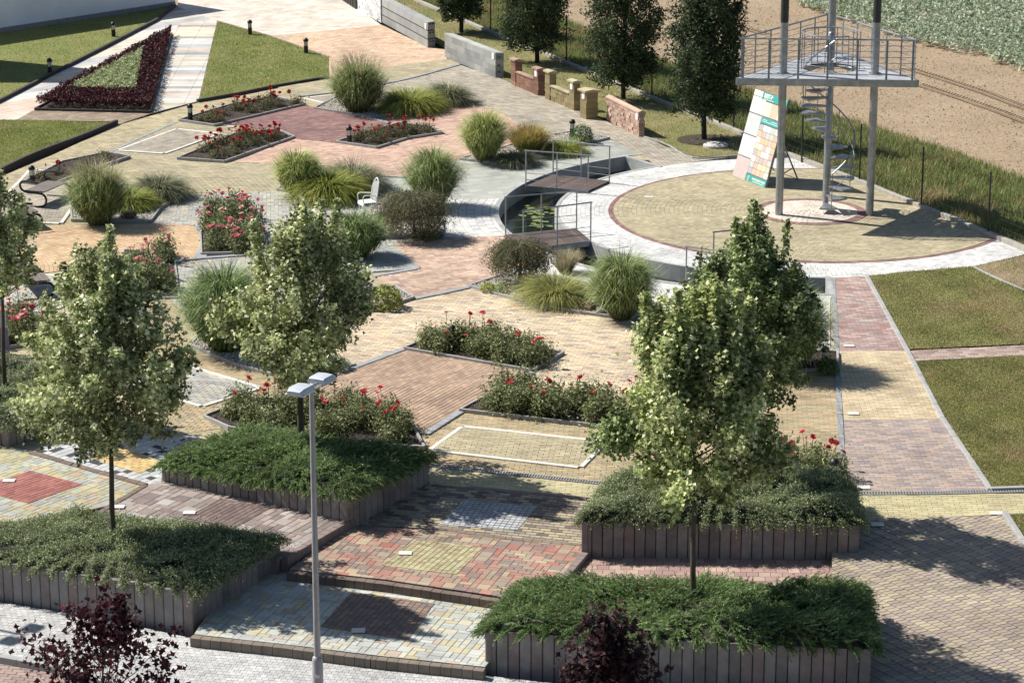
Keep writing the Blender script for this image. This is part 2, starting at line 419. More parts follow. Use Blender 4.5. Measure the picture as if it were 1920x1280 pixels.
    for i in np.where(some)[0]:
        q = clip_to(Pc, [tuple(c) for c in cor[i]])
        if len(q) < 3: continue
        area = sum(q[k-1][0]*q[k][1]-q[k][0]*q[k-1][1] for k in range(len(q)))
        if abs(area) < .0012: continue
        if area < 0: q = q[::-1]
        b0 = len(V); k = len(q); V += [(x, y, zt[i]) for x, y in q]+[(x, y, zt[i]-.03) for x, y in q]
        F.append(tuple(range(b0, b0+k))); T.append(tint[i])
        for j in range(k): F.append((b0+k+j, b0+k+(j+1) % k, b0+(j+1) % k, b0+j)); T.append(tint[i])
    if len(V):
        o = link(R['sname']+'_field', np_mesh('paver_field', V, F, M_STONE, np.array(T)), host); o['kind'] = 'stuff'
    return host
def seg_dist(p, a, b):
    ax, ay = a; bx, by = b; dx, dy = bx-ax, by-ay; t = max(0, min(1, ((p[0]-ax)*dx+(p[1]-ay)*dy)/(dx*dx+dy*dy+1e-12)))
    return math.hypot(p[0]-ax-t*dx, p[1]-ay-t*dy)
def kerb(pts, w=.08, top=.03, depth=.3, mat=None, z=0.0, piece=1.0, name='kerb', pname='kerb_stone', closed=False, side=0.0, smooth=False, cube=False):
    """a row of kerb pieces along the line, each an object of its own"""
    P = [p for p in GP(pts, z)]
    if closed: P.append(P[0])
    root = link(name, None); root.location = P[0]; root['kind'] = 'structure'
    # resample
    path = [P[0]]; L = [0]
    for a, b in zip(P, P[1:]): L.append(L[-1]+(b-a).length)
    n = max(1, round(L[-1]/piece)); reg = [L[-1]*k/n for k in range(n+1)]; cuts = sorted(reg if smooth else list(L)+[c for c in reg if min(abs(c-l) for l in L) > piece*.3])
    def at(l):
        for i in range(len(L)-1):
            if l <= L[i+1]+1e-9: return P[i].lerp(P[i+1], (l-L[i])/max(1e-9, L[i+1]-L[i]))
        return P[-1]
    for a, b in zip(cuts, cuts[1:]):
        if b-a < .02: continue
        A_, B_ = at(a+.004), at(b-.004); d = (B_-A_); nrm = Vector((-d.y, d.x, 0)).normalized(); o = (nrm*w/2); s = nrm*side*w
        r = MB(); c = .006; zt = top+rng.normal(0, .0015)
        q = [A_-o+s, B_-o+s, B_+o+s, A_+o+s]; q2 = [A_-o*.85+s, B_-o*.85+s, B_+o*.85+s, A_+o*.85+s]
        r.add([(v.x-P[0].x, v.y-P[0].y, v.z+h-P[0].z) for ring, h in ((q, top-depth), (q, zt-c), (q2, zt)) for v in ring],
              [(8, 9, 10, 11)]+[(i+4*k, (i+1) % 4+4*k, (i+1) % 4+4*(k+1), i+4*(k+1)) for k in (0, 1) for i in range(4)])
        r.build(pname, mat or M_KERB, root)
    return root
# ------------------------------------------------------------------ round plaza and pond (one common centre)
CX, CY = 7.63, 66.45
R_DISC, R_RING, R_POND = 5.03, 6.47, 7.97
_gp = GP
def GP(pts, z=0.0):
    return [p if isinstance(p, Vector) else G(p[0], p[1], z) for p in pts]
def ang(px, py):
    g = G(px, py); return math.atan2(g.y-CY, g.x-CX) % (2*math.pi)
A0, A1 = ang(1203, 303), ang(1556, 536)
def arc(r, a, b, n=40): return [Vector((CX+r*math.cos(a+(b-a)*i/n), CY+r*math.sin(a+(b-a)*i/n), 0)) for i in range(n+1)]
FA, FB = G(1465, 288), G(1855, 443)               # the fence kerb, a straight line
def half(poly, a=FA, b=FB):
    """keep what lies to the plaza side of the fence"""
    out = []; e = b-a; n = Vector((e.y, -e.x, 0)); s = -1 if n.dot(Vector((CX, CY, 0))-a) < 0 else 1
    for i in range(len(poly)):
        p, q = poly[i-1], poly[i]; dp, dq = s*n.dot(p-a), s*n.dot(q-a)
        if (dp >= 0) != (dq >= 0): out.append(p.lerp(q, dp/(dp-dq)))
        if dq >= 0: out.append(q)
    return out
full_c = lambda r: half(arc(r, 0, 2*math.pi-.05, 90))

# ------------------------------------------------------------------ ground sheets
M_SOIL, nt, p = new_mat('ploughed_soil'); p.inputs['Roughness'].default_value = .95
n1 = noise(nt, .35, 6, .65); n2 = noise(nt, 7, 5, .7)
r1 = ramp(nt, n1.outputs[0], [(.3, lin((166, 145, 118), .76)), (.55, lin((178, 156, 128), .76)), (.75, lin((190, 170, 142), .76))]); r2 = ramp(nt, n2.outputs[0], [(.3, (.75,)*3), (.7, (1.12,)*3)])
nt.links.new(mul(nt, r1.outputs[0], r2.outputs[0]), p.inputs['Base Color']); bump(nt, p, n2.outputs[0], .8, .08)
M_EARTH = simple('bed_mulch', (.045, .032, .026), .95, var=.5, scale=14, bmp=1)
M_GRAVEL = simple('gravel_bed', (.30, .28, .25), .9, var=.4, scale=25, bmp=1)
def lawn_mat(name, a, b, c):
    m, nt, p = new_mat(name); p.inputs['Roughness'].default_value = .9
    n1 = noise(nt, .55, 6, .7); n2 = noise(nt, 30, 4, .7)
    r = ramp(nt, n1.outputs[0], [(.3, a), (.5, b), (.72, c)]); r2 = ramp(nt, n2.outputs[0], [(.3, (.6,)*3), (.7, (1.15,)*3)])
    nt.links.new(mul(nt, r.outputs[0], r2.outputs[0]), p.inputs['Base Color']); bump(nt, p, n2.outputs[0], .8, .03); return m
M_LAWN = lawn_mat('mown_lawn', (.15, .185, .04), (.20, .22, .055), (.28, .25, .09))
M_LAWND = lawn_mat('dry_lawn', (.16, .19, .05), (.23, .22, .08), (.36, .29, .15))

pond_out = arc(R_POND+.10, A0, A1, 60); pond_in = arc(R_RING-.02, A0, A1, 60)
POND = [p.xy.to_tuple() for p in pond_out+pond_in[::-1]]
north = GP([(-900, 850), (60, 855), (273, 913), (302, 905), (805, 911), (1130, 941), (1620, 979), (1990, 979), (2500, 979)])
far = [Vector((900, 60, 0)), Vector((900, 1600, 0)), Vector((-900, 1600, 0)), Vector((-900, 50, 0))]
sheet('ground', [v.xy for v in north[1:-1]]+[v.xy for v in far], -.10, M_SOIL, kind='structure', holes=[POND])
sheet('lower_ground', [Vector((60, 20)), Vector((60, 70)), Vector((-60, 70)), Vector((-60, 20))], -.62, simple('sub_base', (.22, .2, .18)), kind='structure', holes=[[(x, y) for x, y in POND]])

# ------------------------------------------------------------------ beds (nothing is paved in them)
BEDS = dict(
    far_red=[(336, 228), (403, 238), (480, 220), (573, 198), (512, 184), (430, 200)],
    near_red=[(333, 300), (421, 306), (480, 285), (552, 260), (520, 246), (440, 254), (372, 284)],
    bollard_red=[(630, 269), (707, 280), (765, 262), (830, 252), (800, 240), (748, 234), (690, 250)],
    left_red=[(42, 346), (92, 351), (180, 318), (244, 297), (200, 289), (118, 306)],
    pink=[(378, 480), (455, 477), (500, 463), (484, 398), (395, 395), (376, 440)],
    tree_pink=[(228, 562), (336, 560), (326, 478), (232, 470)],
    left_pink=[(-40, 650), (10, 655), (130, 640), (135, 600), (20, 590), (-40, 590)],
    middle=[(758, 657), (998, 699), (1057, 665), (824, 629)],
    long=[(863, 773), (1144, 805), (1250, 813), (1290, 770), (1080, 752), (940, 731)],
    behind_juniper=[(383, 785), (430, 806), (600, 833), (796, 843), (762, 782), (600, 756), (470, 750)],
    right_red=[(1420, 900), (1583, 905), (1578, 866), (1440, 858)],
    grass_left=[(135, 416), (282, 418), (302, 392), (348, 366), (300, 350), (200, 352), (132, 385)],
    grass_mid=[(520, 358), (600, 372), (640, 352), (690, 330), (650, 318), (560, 320)],
    grass_far=[(590, 206), (700, 223), (770, 210), (872, 190), (835, 176), (720, 178), (630, 185)],
    grass_pond=[(862, 301), (955, 313), (1045, 285), (1143, 262), (1085, 248), (1000, 262), (930, 284)],
    weeping=[(705, 448), (832, 446), (828, 414), (800, 398), (712, 404), (690, 428)],
    gravel=[(880, 540), (1000, 574), (1090, 590), (1176, 601), (1232, 574), (1150, 546), (1040, 522), (945, 518)],
    gravel_left=[(357, 651), (450, 690), (551, 716), (666, 688), (612, 672), (560, 640), (450, 612), (378, 628)],
    hosta=[(640, 588), (702, 586), (776, 562), (742, 541), (680, 545)],
    tree_right=[(1480, 700), (1572, 695), (1570, 664), (1470, 660)],
)
for k, q in BEDS.items(): BED_MASKS.append([p.xy.to_tuple() for p in GP(q)])
BED_MASKS.append(POND)

# ------------------------------------------------------------------ paved fields, back to front
def pa(a, b):
    p, q = G(*a), G(*b); return math.degrees(math.atan2(q.y-p.y, q.x-p.x))
brick = pat_grid(.2, .1, .5); sq10 = pat_grid(.1, .1); sq20 = pat_grid(.2, .2, .5); mix = pat_mix(.1, (.25, .35, .25, .15)); mixb = pat_mix(.11, (.3, .3, .25, .15))
po = lambda a, b, r=R_POND+.12, n=24: arc(r, a, b, n)
a_b1, a_b2, a_w, a_s, a_g = ang(1100, 308), ang(945, 374), ang(948, 443), ang(1000, 470), ang(1130, 510)
base = [(-160, 420), (0, 332), (100, 290), (217, 236), (372, 192), (500, 166), (617, 149), (735, 128), (850, 118), (945, 150), (1130, 225), (1205, 257), (1300, 297), (1262, 302), (1203, 300)]+po(A0, A1, n=50)+[(1558, 524), (1583, 925), (1620, 976), (1130, 938), (805, 908), (302, 903), (273, 910), (60, 849), (-160, 850)]
region('pavement_yellow', base, 0, brick, 'yellow', -20, singles=120)
region('pavement_cream', [(340, -80), (333, 14), (400, 38), (505, 68), (640, 56), (715, 48), (660, 8), (600, -80)], 1, pat_grid(.4, .2, .5), 'cream', 38, singles=60)
region('pavement_orange', [(505, 68), (640, 56), (715, 48), (800, 88), (835, 94), (838, 113), (735, 128), (640, 140), (617, 149), (617, 108)], 2, brick, 'orange', 40, singles=80)
region('pavement_olive', [(617, 149), (640, 138), (735, 126), (838, 112), (862, 120), (760, 150), (640, 172), (560, 182), (520, 165)], 3, brick, 'yellowgreen', 15, singles=60)
region('path_beige', [(850, 118), (945, 150), (1130, 225), (1205, 257), (1300, 297), (1380, 293)]+[p for p in arc(R_RING+.02, ang(1290, 305), A0-.0, 6)]+[(1203, 291), (1150, 264), (1085, 246), (1010, 258), (950, 218), (872, 190), (735, 178), (700, 165), (740, 148)], 1, brick, 'beige', -32, singles=200)
region('pavement_salmon', [(735, 226), (770, 208), (872, 190), (950, 218), (1010, 258), (985, 285), (930, 284), (862, 301), (770, 334), (690, 330), (620, 312), (520, 308), (440, 305), (500, 280), (552, 258), (629, 268), (700, 250)], 2, brick, 'salmon', 30, singles=250)
region('pavement_red', [(415, 237), (470, 222), (571, 199), (629, 211), (697, 224), (742, 234), (690, 250), (629, 269), (551, 261), (500, 247), (453, 234)], 3, brick, 'redbrown', 30, singles=150)
region('pavement_olive', curve((120, 306), (200, 289), (300, 240), (390, 218), (453, 235), (440, 254), (372, 284), (333, 300), (420, 306), (520, 307), (520, 358), (360, 362), (300, 350), (244, 297), n=2), 1, brick, 'yellowgreen', -25, singles=250)
region('slab_pavement', [(600, 332), (690, 330), (770, 334), (862, 301), (955, 312), (1045, 285), (1143, 262), (1203, 291)]+po(A0, a_b2)+[(840, 374), (760, 372), (640, 358), (560, 352)], 2, pat_grid(.4, .4, .0), 'greyslab', 22, singles=220, sname='slab')
region('arc_pavement', po(a_b2, a_w, n=12)+[(948, 443), (860, 447), (812, 446), (826, 412), (840, 374)], 3, None, 'white', polar=(CX, CY, .2, .12), gap=.01, singles=250)
region('speckled_pavement', [(300, 394), (350, 366), (520, 358), (640, 356), (760, 372), (840, 374), (826, 412), (812, 446), (735, 458), (690, 512), (700, 560), (560, 600), (400, 610), (320, 566), (312, 500), (372, 490), (384, 440), (374, 424), (285, 420)], 1, mix, 'speckle', 5, singles=300)
region('orange_arc_pavement', curve((70, 428), (180, 424), (285, 422), (374, 426), (384, 455), (372, 484), (290, 490), (180, 500), (60, 516), n=2), 2, None, 'orangearc', polar=(G(-250, 520).x, G(-250, 520).y, .1, .2), singles=300)
region('pavement_peach', [(738, 458), (860, 447), (948, 443)]+po(a_w, a_s, n=6)+[(985, 500), (945, 518), (880, 540), (776, 562), (742, 548), (700, 516), (786, 505)], 3, mix, 'pinkish', 25, singles=300)
region('bank_pavement', po(a_s, A1, n=30)+[(1557, 560), (1556, 655), (1470, 655), (1330, 640), (1232, 574), (1150, 546), (1040, 522), (945, 518), (985, 500)], 2, sq20, 'white', 8, singles=200)
region('cream_pavement', [(556, 700), (565, 640), (602, 610), (700, 586), (776, 562), (880, 540), (1000, 574), (1090, 590), (1176, 601), (1240, 610), (1400, 640), (1560, 655), (1565, 700), (1480, 706), (1250, 760), (963, 722), (1000, 700), (758, 656), (640, 700)], 2, brick, 'creammulti', -12, singles=300)
region('diamond_pavement', [(560, 730), (640, 699), (758, 656), (998, 700), (903, 752), (863, 775), (797, 816), (700, 790), (600, 755)], 3, brick, 'diamond', 62, singles=300)
region('tan_pavement', [(797, 816), (863, 774), (1144, 806), (1290, 800), (1450, 706), (1568, 700), (1584, 925), (1400, 920), (1130, 905), (960, 888), (800, 872)], 1, brick, 'tan', -4, singles=300)
region('tan_pavement', [(330, 570), (352, 650), (450, 690), (551, 717), (600, 740), (470, 750), (383, 786), (440, 800), (330, 815), (230, 800), (230, 570)], 1, brick, 'tan', -22, singles=200)
region('yellow_strip_pavement', [(800, 877), (960, 893), (1130, 911), (1400, 925), (1590, 929), (1920, 926), (2040, 924), (2040, 968), (1920, 964), (1620, 976), (1400, 962), (1130, 936), (805, 908)], 2, brick, 'strip', -4, singles=300)
# round plaza
region('ring_pavement', full_c(R_RING), 1, None, 'white', polar=(CX, CY, .12, .12), singles=300)
region('red_ring_pavement', full_c(R_DISC+.13), 2, None, 'redbrown', polar=(CX, CY, .13, .2), singles=120)
region('disc_pavement', full_c(R_DISC), 3, None, 'yellowgreen', polar=(CX, CY, .12, .16), singles=300)
region('red_ring_pavement', full_c(1.45), 4, None, 'redbrown', polar=(CX, CY, .12, .16), singles=120)
region('tower_pavement', full_c(1.22), 5, None, 'cream', polar=(CX, CY, .12, .14), singles=120)
# white-framed oblongs
def framed(pts, pal='speckle', angle=0, layer=4, w=.09):
    region('framed_pavement', pts, layer, brick, pal, angle, singles=100)
    kerb(pts, w=w, top=(layer*LSTEP)+.006, depth=.05, mat=M_KERBW, piece=.5, name='white_border', pname='border_slab', closed=True, side=.5)
framed([(869.3, 803), (1131.8, 831), (1085.7, 876.9), (811.2, 845)], 'yellowgreen', -6)
framed([(332.6, 244.2), (409.1, 252.6), (307.4, 288.9), (224.4, 283.2)], 'beige', 30)
framed([(640, 178), (700, 186), (633, 199), (573, 186)], 'beige', 10)
framed([(330, 683), (484, 729), (379, 762), (250, 725)], 'speckle', -25)
framed([(60, 320), (175, 330), (112, 420), (-30, 414)], 'beige', 5)
framed([(40, 515), (118, 520), (112, 578), (14, 594), (-50, 540)], 'speckle', 0)
region('grey_triangle_pavement', [(690, 512), (706, 462), (738, 459), (786, 505)], 4, brick, 'greyslab', 20, singles=100)
# the straight path on the right
region('pink_path', [(1566, 522), (1622, 518), (1700, 658), (1572, 660)], 2, brick, 'pathpink', -1, singles=300)
region('yellow_path', [(1572, 660), (1700, 658), (1765, 786), (1582, 788)], 2, brick, 'pathyellow', -1, singles=300)
region('lilac_path', [(1582, 788), (1765, 786), (1852, 922), (1588, 925)], 2, brick, 'pathlilac', -1, singles=300)
region('grey_border_strip', [(1557, 522), (1566, 522), (1588, 925), (1576, 925)], 3, sq10, 'greyband', -1, singles=150)
region('cobble_path', [(30, 226), (62, 208), (282, 214), (306, 206), (217, 236), (212, 229), (20, 226)], 2, pat_grid(.2, .16, .5), 'cobble', 30, singles=150)
region('stone_path', [(1702, 658), (1920, 648), (2400, 627), (2400, 644), (1920, 667), (1712, 678)], 2, pat_grid(.2, .14, .5), 'pinkcob', 3, singles=250, gap=.02, sname='cobble')
# slab walks either side of the triangular bed
region('slab_walk', [(-120, 258), (0, 193), (150, 116), (292, 42), (330, 13), (400, 38), (322, 66), (68, 206), (30, 226), (-120, 300)], 2, pat_grid(.8, .4, 0), 'slabs', 47, singles=200, band=.8, sname='slab')
region('slab_walk', [(322, 66), (336, 46), (400, 38), (407, 42), (372, 191), (282, 214), (284, 205)], 3, pat_grid(.8, .4, 0), 'slabs', 1, singles=200, band=.4, sname='slab')
# terraces at the foot of the steps
region('checker_terrace', [(58, 849), (165, 880), (273, 910), (302, 905), (310, 850), (350, 820), (230, 795), (150, 800)], 1, pat_grid(.15, .15, 0), 'checker', pa((58, 849), (273, 910)), singles=300)
region('yellow_square', [(165, 858), (262, 888), (305, 868), (226, 836)], 2, brick, 'yelsq', pa((262, 888), (165, 858)), singles=200)
region('mixed_terrace', [(-100, 842), (40, 842), (58, 849), (165, 880), (273, 910), (215, 945), (140, 962), (80, 975), (-100, 1010)], 1, mixb, 'rmix', pa((56, 883), (154, 909)), singles=300)
region('red_square', [(56, 883), (154.5, 908.7), (52.5, 944), (-45, 918)], 2, brick, 'redsq', pa((154, 909), (52.5, 944)), singles=300)
region('mauve_terrace', [(120, 990), (215, 943), (273, 910), (302, 903), (645, 965), (651, 972), (526, 1045), (420, 1040)], 1, pat_mix(.14, (.35, .3, .2, .15)), 'mauve', pa((655, 969), (526, 1043)), singles=300)
region('dark_square', [(415, 935), (508, 953), (440, 990), (345, 972)], 2, brick, 'mauvec', pa((655, 969), (526, 1043)), singles=200)
region('shaded_terrace', [(805, 908), (960, 921), (1130, 938), (1090, 1021), (949, 1008), (840, 993), (672, 984), (640, 980)], 1, brick, 's1', pa((871, 937), (1008, 950)), z=zS1, singles=300)
region('blue_grey_square', [(871, 937), (1008, 950), (969, 995), (824, 984)], 2, sq10, 'bluegrey', pa((871, 937), (1008, 950)), z=zS1, singles=300)
region('red_terrace', [(655, 984), (840, 995), (949, 1009), (1092, 1022), (1099, 1024), (1060, 1075), (1000, 1135), (931, 1117), (720, 1086), (543, 1067)], 1, mixb, 's2', pa((715.6, 1060.6), (856, 1077.5)), z=Z_S2, singles=300)
region('yellow_square', [(779, 1012), (905, 1027), (856, 1077.5), (715.6, 1060.6)], 2, sq10, 's2c', pa((779, 1012), (715.6, 1060.6)), z=Z_S2, singles=300)
region('grey_terrace', [(455, 1050), (600, 1052), (720, 1100), (935, 1136), (990, 1150), (909, 1250), (700, 1228), (530, 1207), (364, 1189)], 1, mixb, 's3', pa((530, 1208), (700, 1230)), z=Z_S3, singles=300)
region('brown_square', [(660, 1110), (815, 1132), (765, 1200), (600, 1176)], 2, sq10, 's3c', pa((530, 1208), (700, 1230)), z=Z_S3, singles=300)
region('pink_terrace', [(1112, 1037), (1120, 1020), (1612, 1040), (1614, 1068), (1600, 1088), (1540, 1110), (1050, 1090)], 1, sq20, 'p', -3, z=Z_P, singles=300)
region('wave_pavement', [(1560, 974), (1905, 966), (1926, 1010), (2110, 1330), (2150, 1440), (1520, 1440), (1560, 1075)], 1, pat_grid(.2, .1, 0), 'wave', 38, z=zE, singles=300, kind='wave')
region('street_pavement', [(-160, 1105), (0, 1129), (190, 1160), (362, 1197), (700, 1240), (909, 1266), (1200, 1300), (1500, 1335), (1500, 1430), (2150, 1440), (2150, 1900), (700, 1420), (360, 1320), (100, 1244), (0, 1226), (-160, 1190)], 1, pat_grid(.1, .1, .5), 'street', -10, z=Z_ST, singles=300)
region('road_pavement', [(-260, 1186), (0, 1236), (100, 1254), (360, 1330), (700, 1430), (2150, 1900), (-400, 1900)], 1, brick, 'roadred', -10, z=Z_ST-.10, singles=200)
for R in PENDING: build_region(R)

# ------------------------------------------------------------------ kerbs, bands, step edges
def band(pts, w=.16, z=0.0, layer=5, closed=False, mat=None, smooth=True, piece=.2):
    return kerb(pts, w=w, top=layer*LSTEP+.003, depth=.05, z=z, mat=mat or simple('blue_grey_band_paver', (.30, .315, .33), .85), piece=piece, name='grey_band', pname='band_paver', closed=closed, smooth=smooth)
band([(797, 816), (863, 774)], piece=.2); band([(940, 733), (963, 722), (998, 700)], piece=.2)
band([(560, 733), (640, 700), (758, 656)], piece=.2)
band(curve((776, 562), (880, 540), (945, 518), (985, 500)), piece=.2)
band([(706, 462), (786, 505), (700, 520)], piece=.2)
band(curve((374, 424), (384, 440), (386, 462), (374, 486)), w=.3, piece=.2)
band(curve((290, 492), (340, 489), (374, 486), (460, 480)), w=.14)
band(curve((870, 301), (955, 313)), w=.12)
band(curve((200, 289), (265, 258), (330, 230)), w=.12, layer=2)
band(curve((560, 182), (640, 172), (760, 150), (862, 122)), w=.12, layer=4)
band(curve((230, 790), (330, 813), (395, 835)), w=.14)
band([(629, 210), (697, 224), (742, 235), (800, 240)], w=.12)
band([(600, 331), (700, 331), (770, 335)], w=.08)
SOIL_BEDS = ('far_red', 'near_red', 'bollard_red', 'left_red', 'pink', 'tree_pink', 'left_pink', 'middle', 'long', 'behind_juniper', 'right_red', 'tree_right')
for k, q in BEDS.items():
    soil = k in SOIL_BEDS
    sheet('bed_soil' if soil else 'gravel_bed', [p.xy for p in GP(q)], .046, M_EARTH if soil else M_GRAVEL, kind='structure')
    kerb(q, w=.05, top=.05 if k == 'tree_pink' else .085, piece=1.0, closed=True, name='bed_edging', pname='edging_stone')
# dark kerbs of the lawns, far left
M_BROWNK = M_KERBD
kerb(curve((-60, 360), (0, 325), (70, 292), (150, 262), (219, 233)), w=.1, top=.14, mat=M_BROWNK, name='lawn_edging', pname='edging_stone')
kerb([(-60, 222), (0, 193), (98, 142), (200, 90), (292, 42), (328, 14)], w=.1, top=.12, mat=M_BROWNK, name='lawn_edging', pname='edging_stone')
kerb(curve((370, 192), (440, 180), (520, 164), (617, 148)), w=.1, top=.1, mat=M_BROWNK, name='lawn_edging', pname='edging_stone')
kerb([(407, 40), (372, 191)], w=.1, top=.02, mat=simple('pale_brown_kerb', (.3, .24, .2)), name='lawn_edging', pname='edging_stone')
kerb([(407, 40), (505, 68), (617, 108)], w=.08, top=.03, mat=simple('pale_brown_kerb', (.3, .24, .2)), name='lawn_edging', pname='edging_stone')
# right-hand path kerbs
kerb([(1624, 518), (1700, 657), (1767, 786), (1857, 920)], w=.1, top=.05, name='path_edging', pname='edging_stone')
kerb([(1857, 920), (1920, 918), (2040, 916)], w=.1, top=.07, name='path_edging', pname='edging_stone')
kerb([(1884, 966), (1935, 1045), (1990, 1130)], w=.1, top=.08, z=zE, name='path_edging', pname='edging_stone')
kerb([(1826, 503), (1868, 524), (1925, 548)], w=.06, top=.05, name='soil_edging', pname='edging_stone')
# concrete kerb under the fence
M_FK = simple('pale_fence_kerb', (.36, .34, .30), .9)
kerb([(700, -40), (790, 8), (920, 64), (1062, 121), (1222, 187), (1375, 247), (1465, 288), (1611, 344), (1727, 391), (1851, 441), (1925, 472), (2060, 530)], w=.14, top=.12, mat=M_FK, piece=1.0, name='fence_kerb', pname='kerb_stone')
# bank path edge by the hornbeam lawn
kerb(curve((1208, 258), (1250, 272), (1300, 297), (1380, 293), (1462, 288)), w=.06, top=.04, name='lawn_edging', pname='edging_stone')
# step edges: cube stones with their faces showing
M_STEP = simple('brown_step_block', (.17, .125, .10), .85, var=.35, scale=3)
M_STEP2 = simple('brown_grey_step_block', (.20, .165, .13), .85, var=.35, scale=3)
kerb([(543, 1069), (720, 1089), (931, 1121), (1010, 1138)], w=.14, top=.012, depth=.5, z=Z_S2, mat=M_STEP, piece=.17, name='step_edge', pname='step_block', side=-.5)
kerb([(362, 1190), (530, 1208), (700, 1230), (911, 1252)], w=.14, top=.012, depth=.5, z=Z_S3, mat=M_STEP2, piece=.17, name='step_edge', pname='step_block', side=-.5)
kerb([(655, 969), (526, 1043), (470, 1038)], w=.14, top=.014, depth=.6, z=0, mat=simple('mauve_step_block', (.22, .17, .155), .85), piece=.2, name='step_edge', pname='step_block', side=.5)
kerb([(1099, 1023), (1040, 1093)], w=.14, top=.012, depth=.4, z=Z_S2, mat=simple('mauve_step_block', (.22, .17, .155), .85), piece=.17, name='step_edge', pname='step_block', side=.5)
kerb([(1612, 1068), (1600, 1089), (1560, 1130)], w=.14, top=.012, depth=.4, z=Z_P, mat=M_STEP2, piece=.17, name='step_edge', pname='step_block', side=.5)
kerb([(58, 849), (165, 880), (273, 910)], w=.14, top=.03, depth=.3, mat=M_STEP, piece=.17, name='step_edge', pname='step_block')
kerb([(273, 910), (215, 944), (150, 985)], w=.12, top=.02, depth=.2, mat=M_STEP, piece=.17, name='row_edge', pname='edge_block')
kerb([(874, 914), (1000, 925), (1100, 935)], w=.12, top=.02, depth=.2, mat=simple('mauve_step_block', (.22, .17, .155), .85), piece=.17, name='row_edge', pname='edge_block')
kerb([(840, 994), (949, 1009), (1090, 1022)], w=.12, top=.018, depth=.2, z=Z_S2, mat=M_STEP2, piece=.17, name='row_edge', pname='edge_block')
kerb([(-160, 1197), (0, 1229), (100, 1247), (360, 1323), (700, 1423), (1500, 1690)], w=.14, top=.02, depth=.4, z=Z_ST, piece=1.0, name='road_kerb', pname='kerb_stone')
# drainage channel with its slotted grating
M_GRATE = simple('galvanised_grating', (.36, .36, .36), .6, .2)
def drain(pts, z=0.0):
    P = GP(pts, z); root = link('drain_channel', None); root['kind'] = 'structure'; tot = 0
    a = MB(); b = MB(); c = MB()
    for p, q in zip(P, P[1:]):
        d = (q-p); L = d.length; d.normalize(); n = Vector((-d.y, d.x, 0)); rz = math.atan2(d.y, d.x); m = (p+q)/2
        c.box(m+Vector((0, 0, .018)), (L, .13, .006), rz)
        for s in (-1, 1): a.box(m+n*s*.065+Vector((0, 0, .022)), (L, .016, .022), rz)
        k = int(L/.05)
        for i in range(k): b.box(p+d*(i+.5)*L/k+Vector((0, 0, .027)), (.022, .112, .008), rz)
    c.build('channel_bed', simple('channel_dark', (.02, .02, .022)), root); a.build('channel_rail', M_GRATE, root)
    o = b.build('grating_bars', M_GRATE, root); o['kind'] = 'stuff'
drain([(800, 874), (960, 890), (1130, 908), (1400, 922), (1600, 927), (1760, 926), (1920, 922), (2000, 920)])

# ------------------------------------------------------------------ pond
M_CONC = simple('pond_concrete', (.36, .37, .36), .8, var=.35, scale=2)
def ring_wall(name, r0, r1, z0, z1, mat):
    r = MB(); n = 64; a = arc(r0, A0, A1, n); b = arc(r1, A0, A1, n); V = []
    for p, q in zip(a, b): V += [(p.x, p.y, z0), (p.x, p.y, z1), (q.x, q.y, z1), (q.x, q.y, z0)]
    F = [(4*i+k, 4*i+(k+1) % 4, 4*i+4+(k+1) % 4, 4*i+4+k) for i in range(n) for k in range(4)]+[(0, 3, 2, 1), (4*n, 4*n+1, 4*n+2, 4*n+3)]
    r.add(V, F); return tag(r.build(name, mat), kind='structure')
ring_wall('pond_wall_outer', R_POND, R_POND+.13, -.95, .03, M_CONC)
ring_wall('pond_wall_inner', R_RING-.03, R_RING+.07, -.95, .018, M_CONC)
for a in (A0, A1):
    e = Vector((math.cos(a), math.sin(a), 0)); m = Vector((CX, CY, 0))+e*(R_RING+R_POND)/2
    r = MB(); r.box(m+Vector((0, 0, -.463)), (R_POND-R_RING+.2, .12, .975), a); tag(r.build('pond_end_wall', M_CONC), kind='structure')
sheet('pond_floor', [p.xy for p in arc(R_POND, A0, A1, 60)+arc(R_RING, A0, A1, 60)[::-1]], -.9, simple('pond_mud', (.03, .035, .02)), kind='structure')
M_WATER, nt, p = new_mat('pond_water'); p.inputs['Base Color'].default_value = (.012, .018, .012, 1); p.inputs['Roughness'].default_value = .04; p.inputs['IOR'].default_value = 1.5; p.inputs['Specular IOR Level'].default_value = .8
n2 = noise(nt, 5, 3); bump(nt, p, n2.outputs[0], .12, .02)
sheet('water', [p.xy for p in arc(R_POND, A0, A1, 60)+arc(R_RING+.05, A0, A1, 60)[::-1]], -.36, M_WATER, kind='structure')

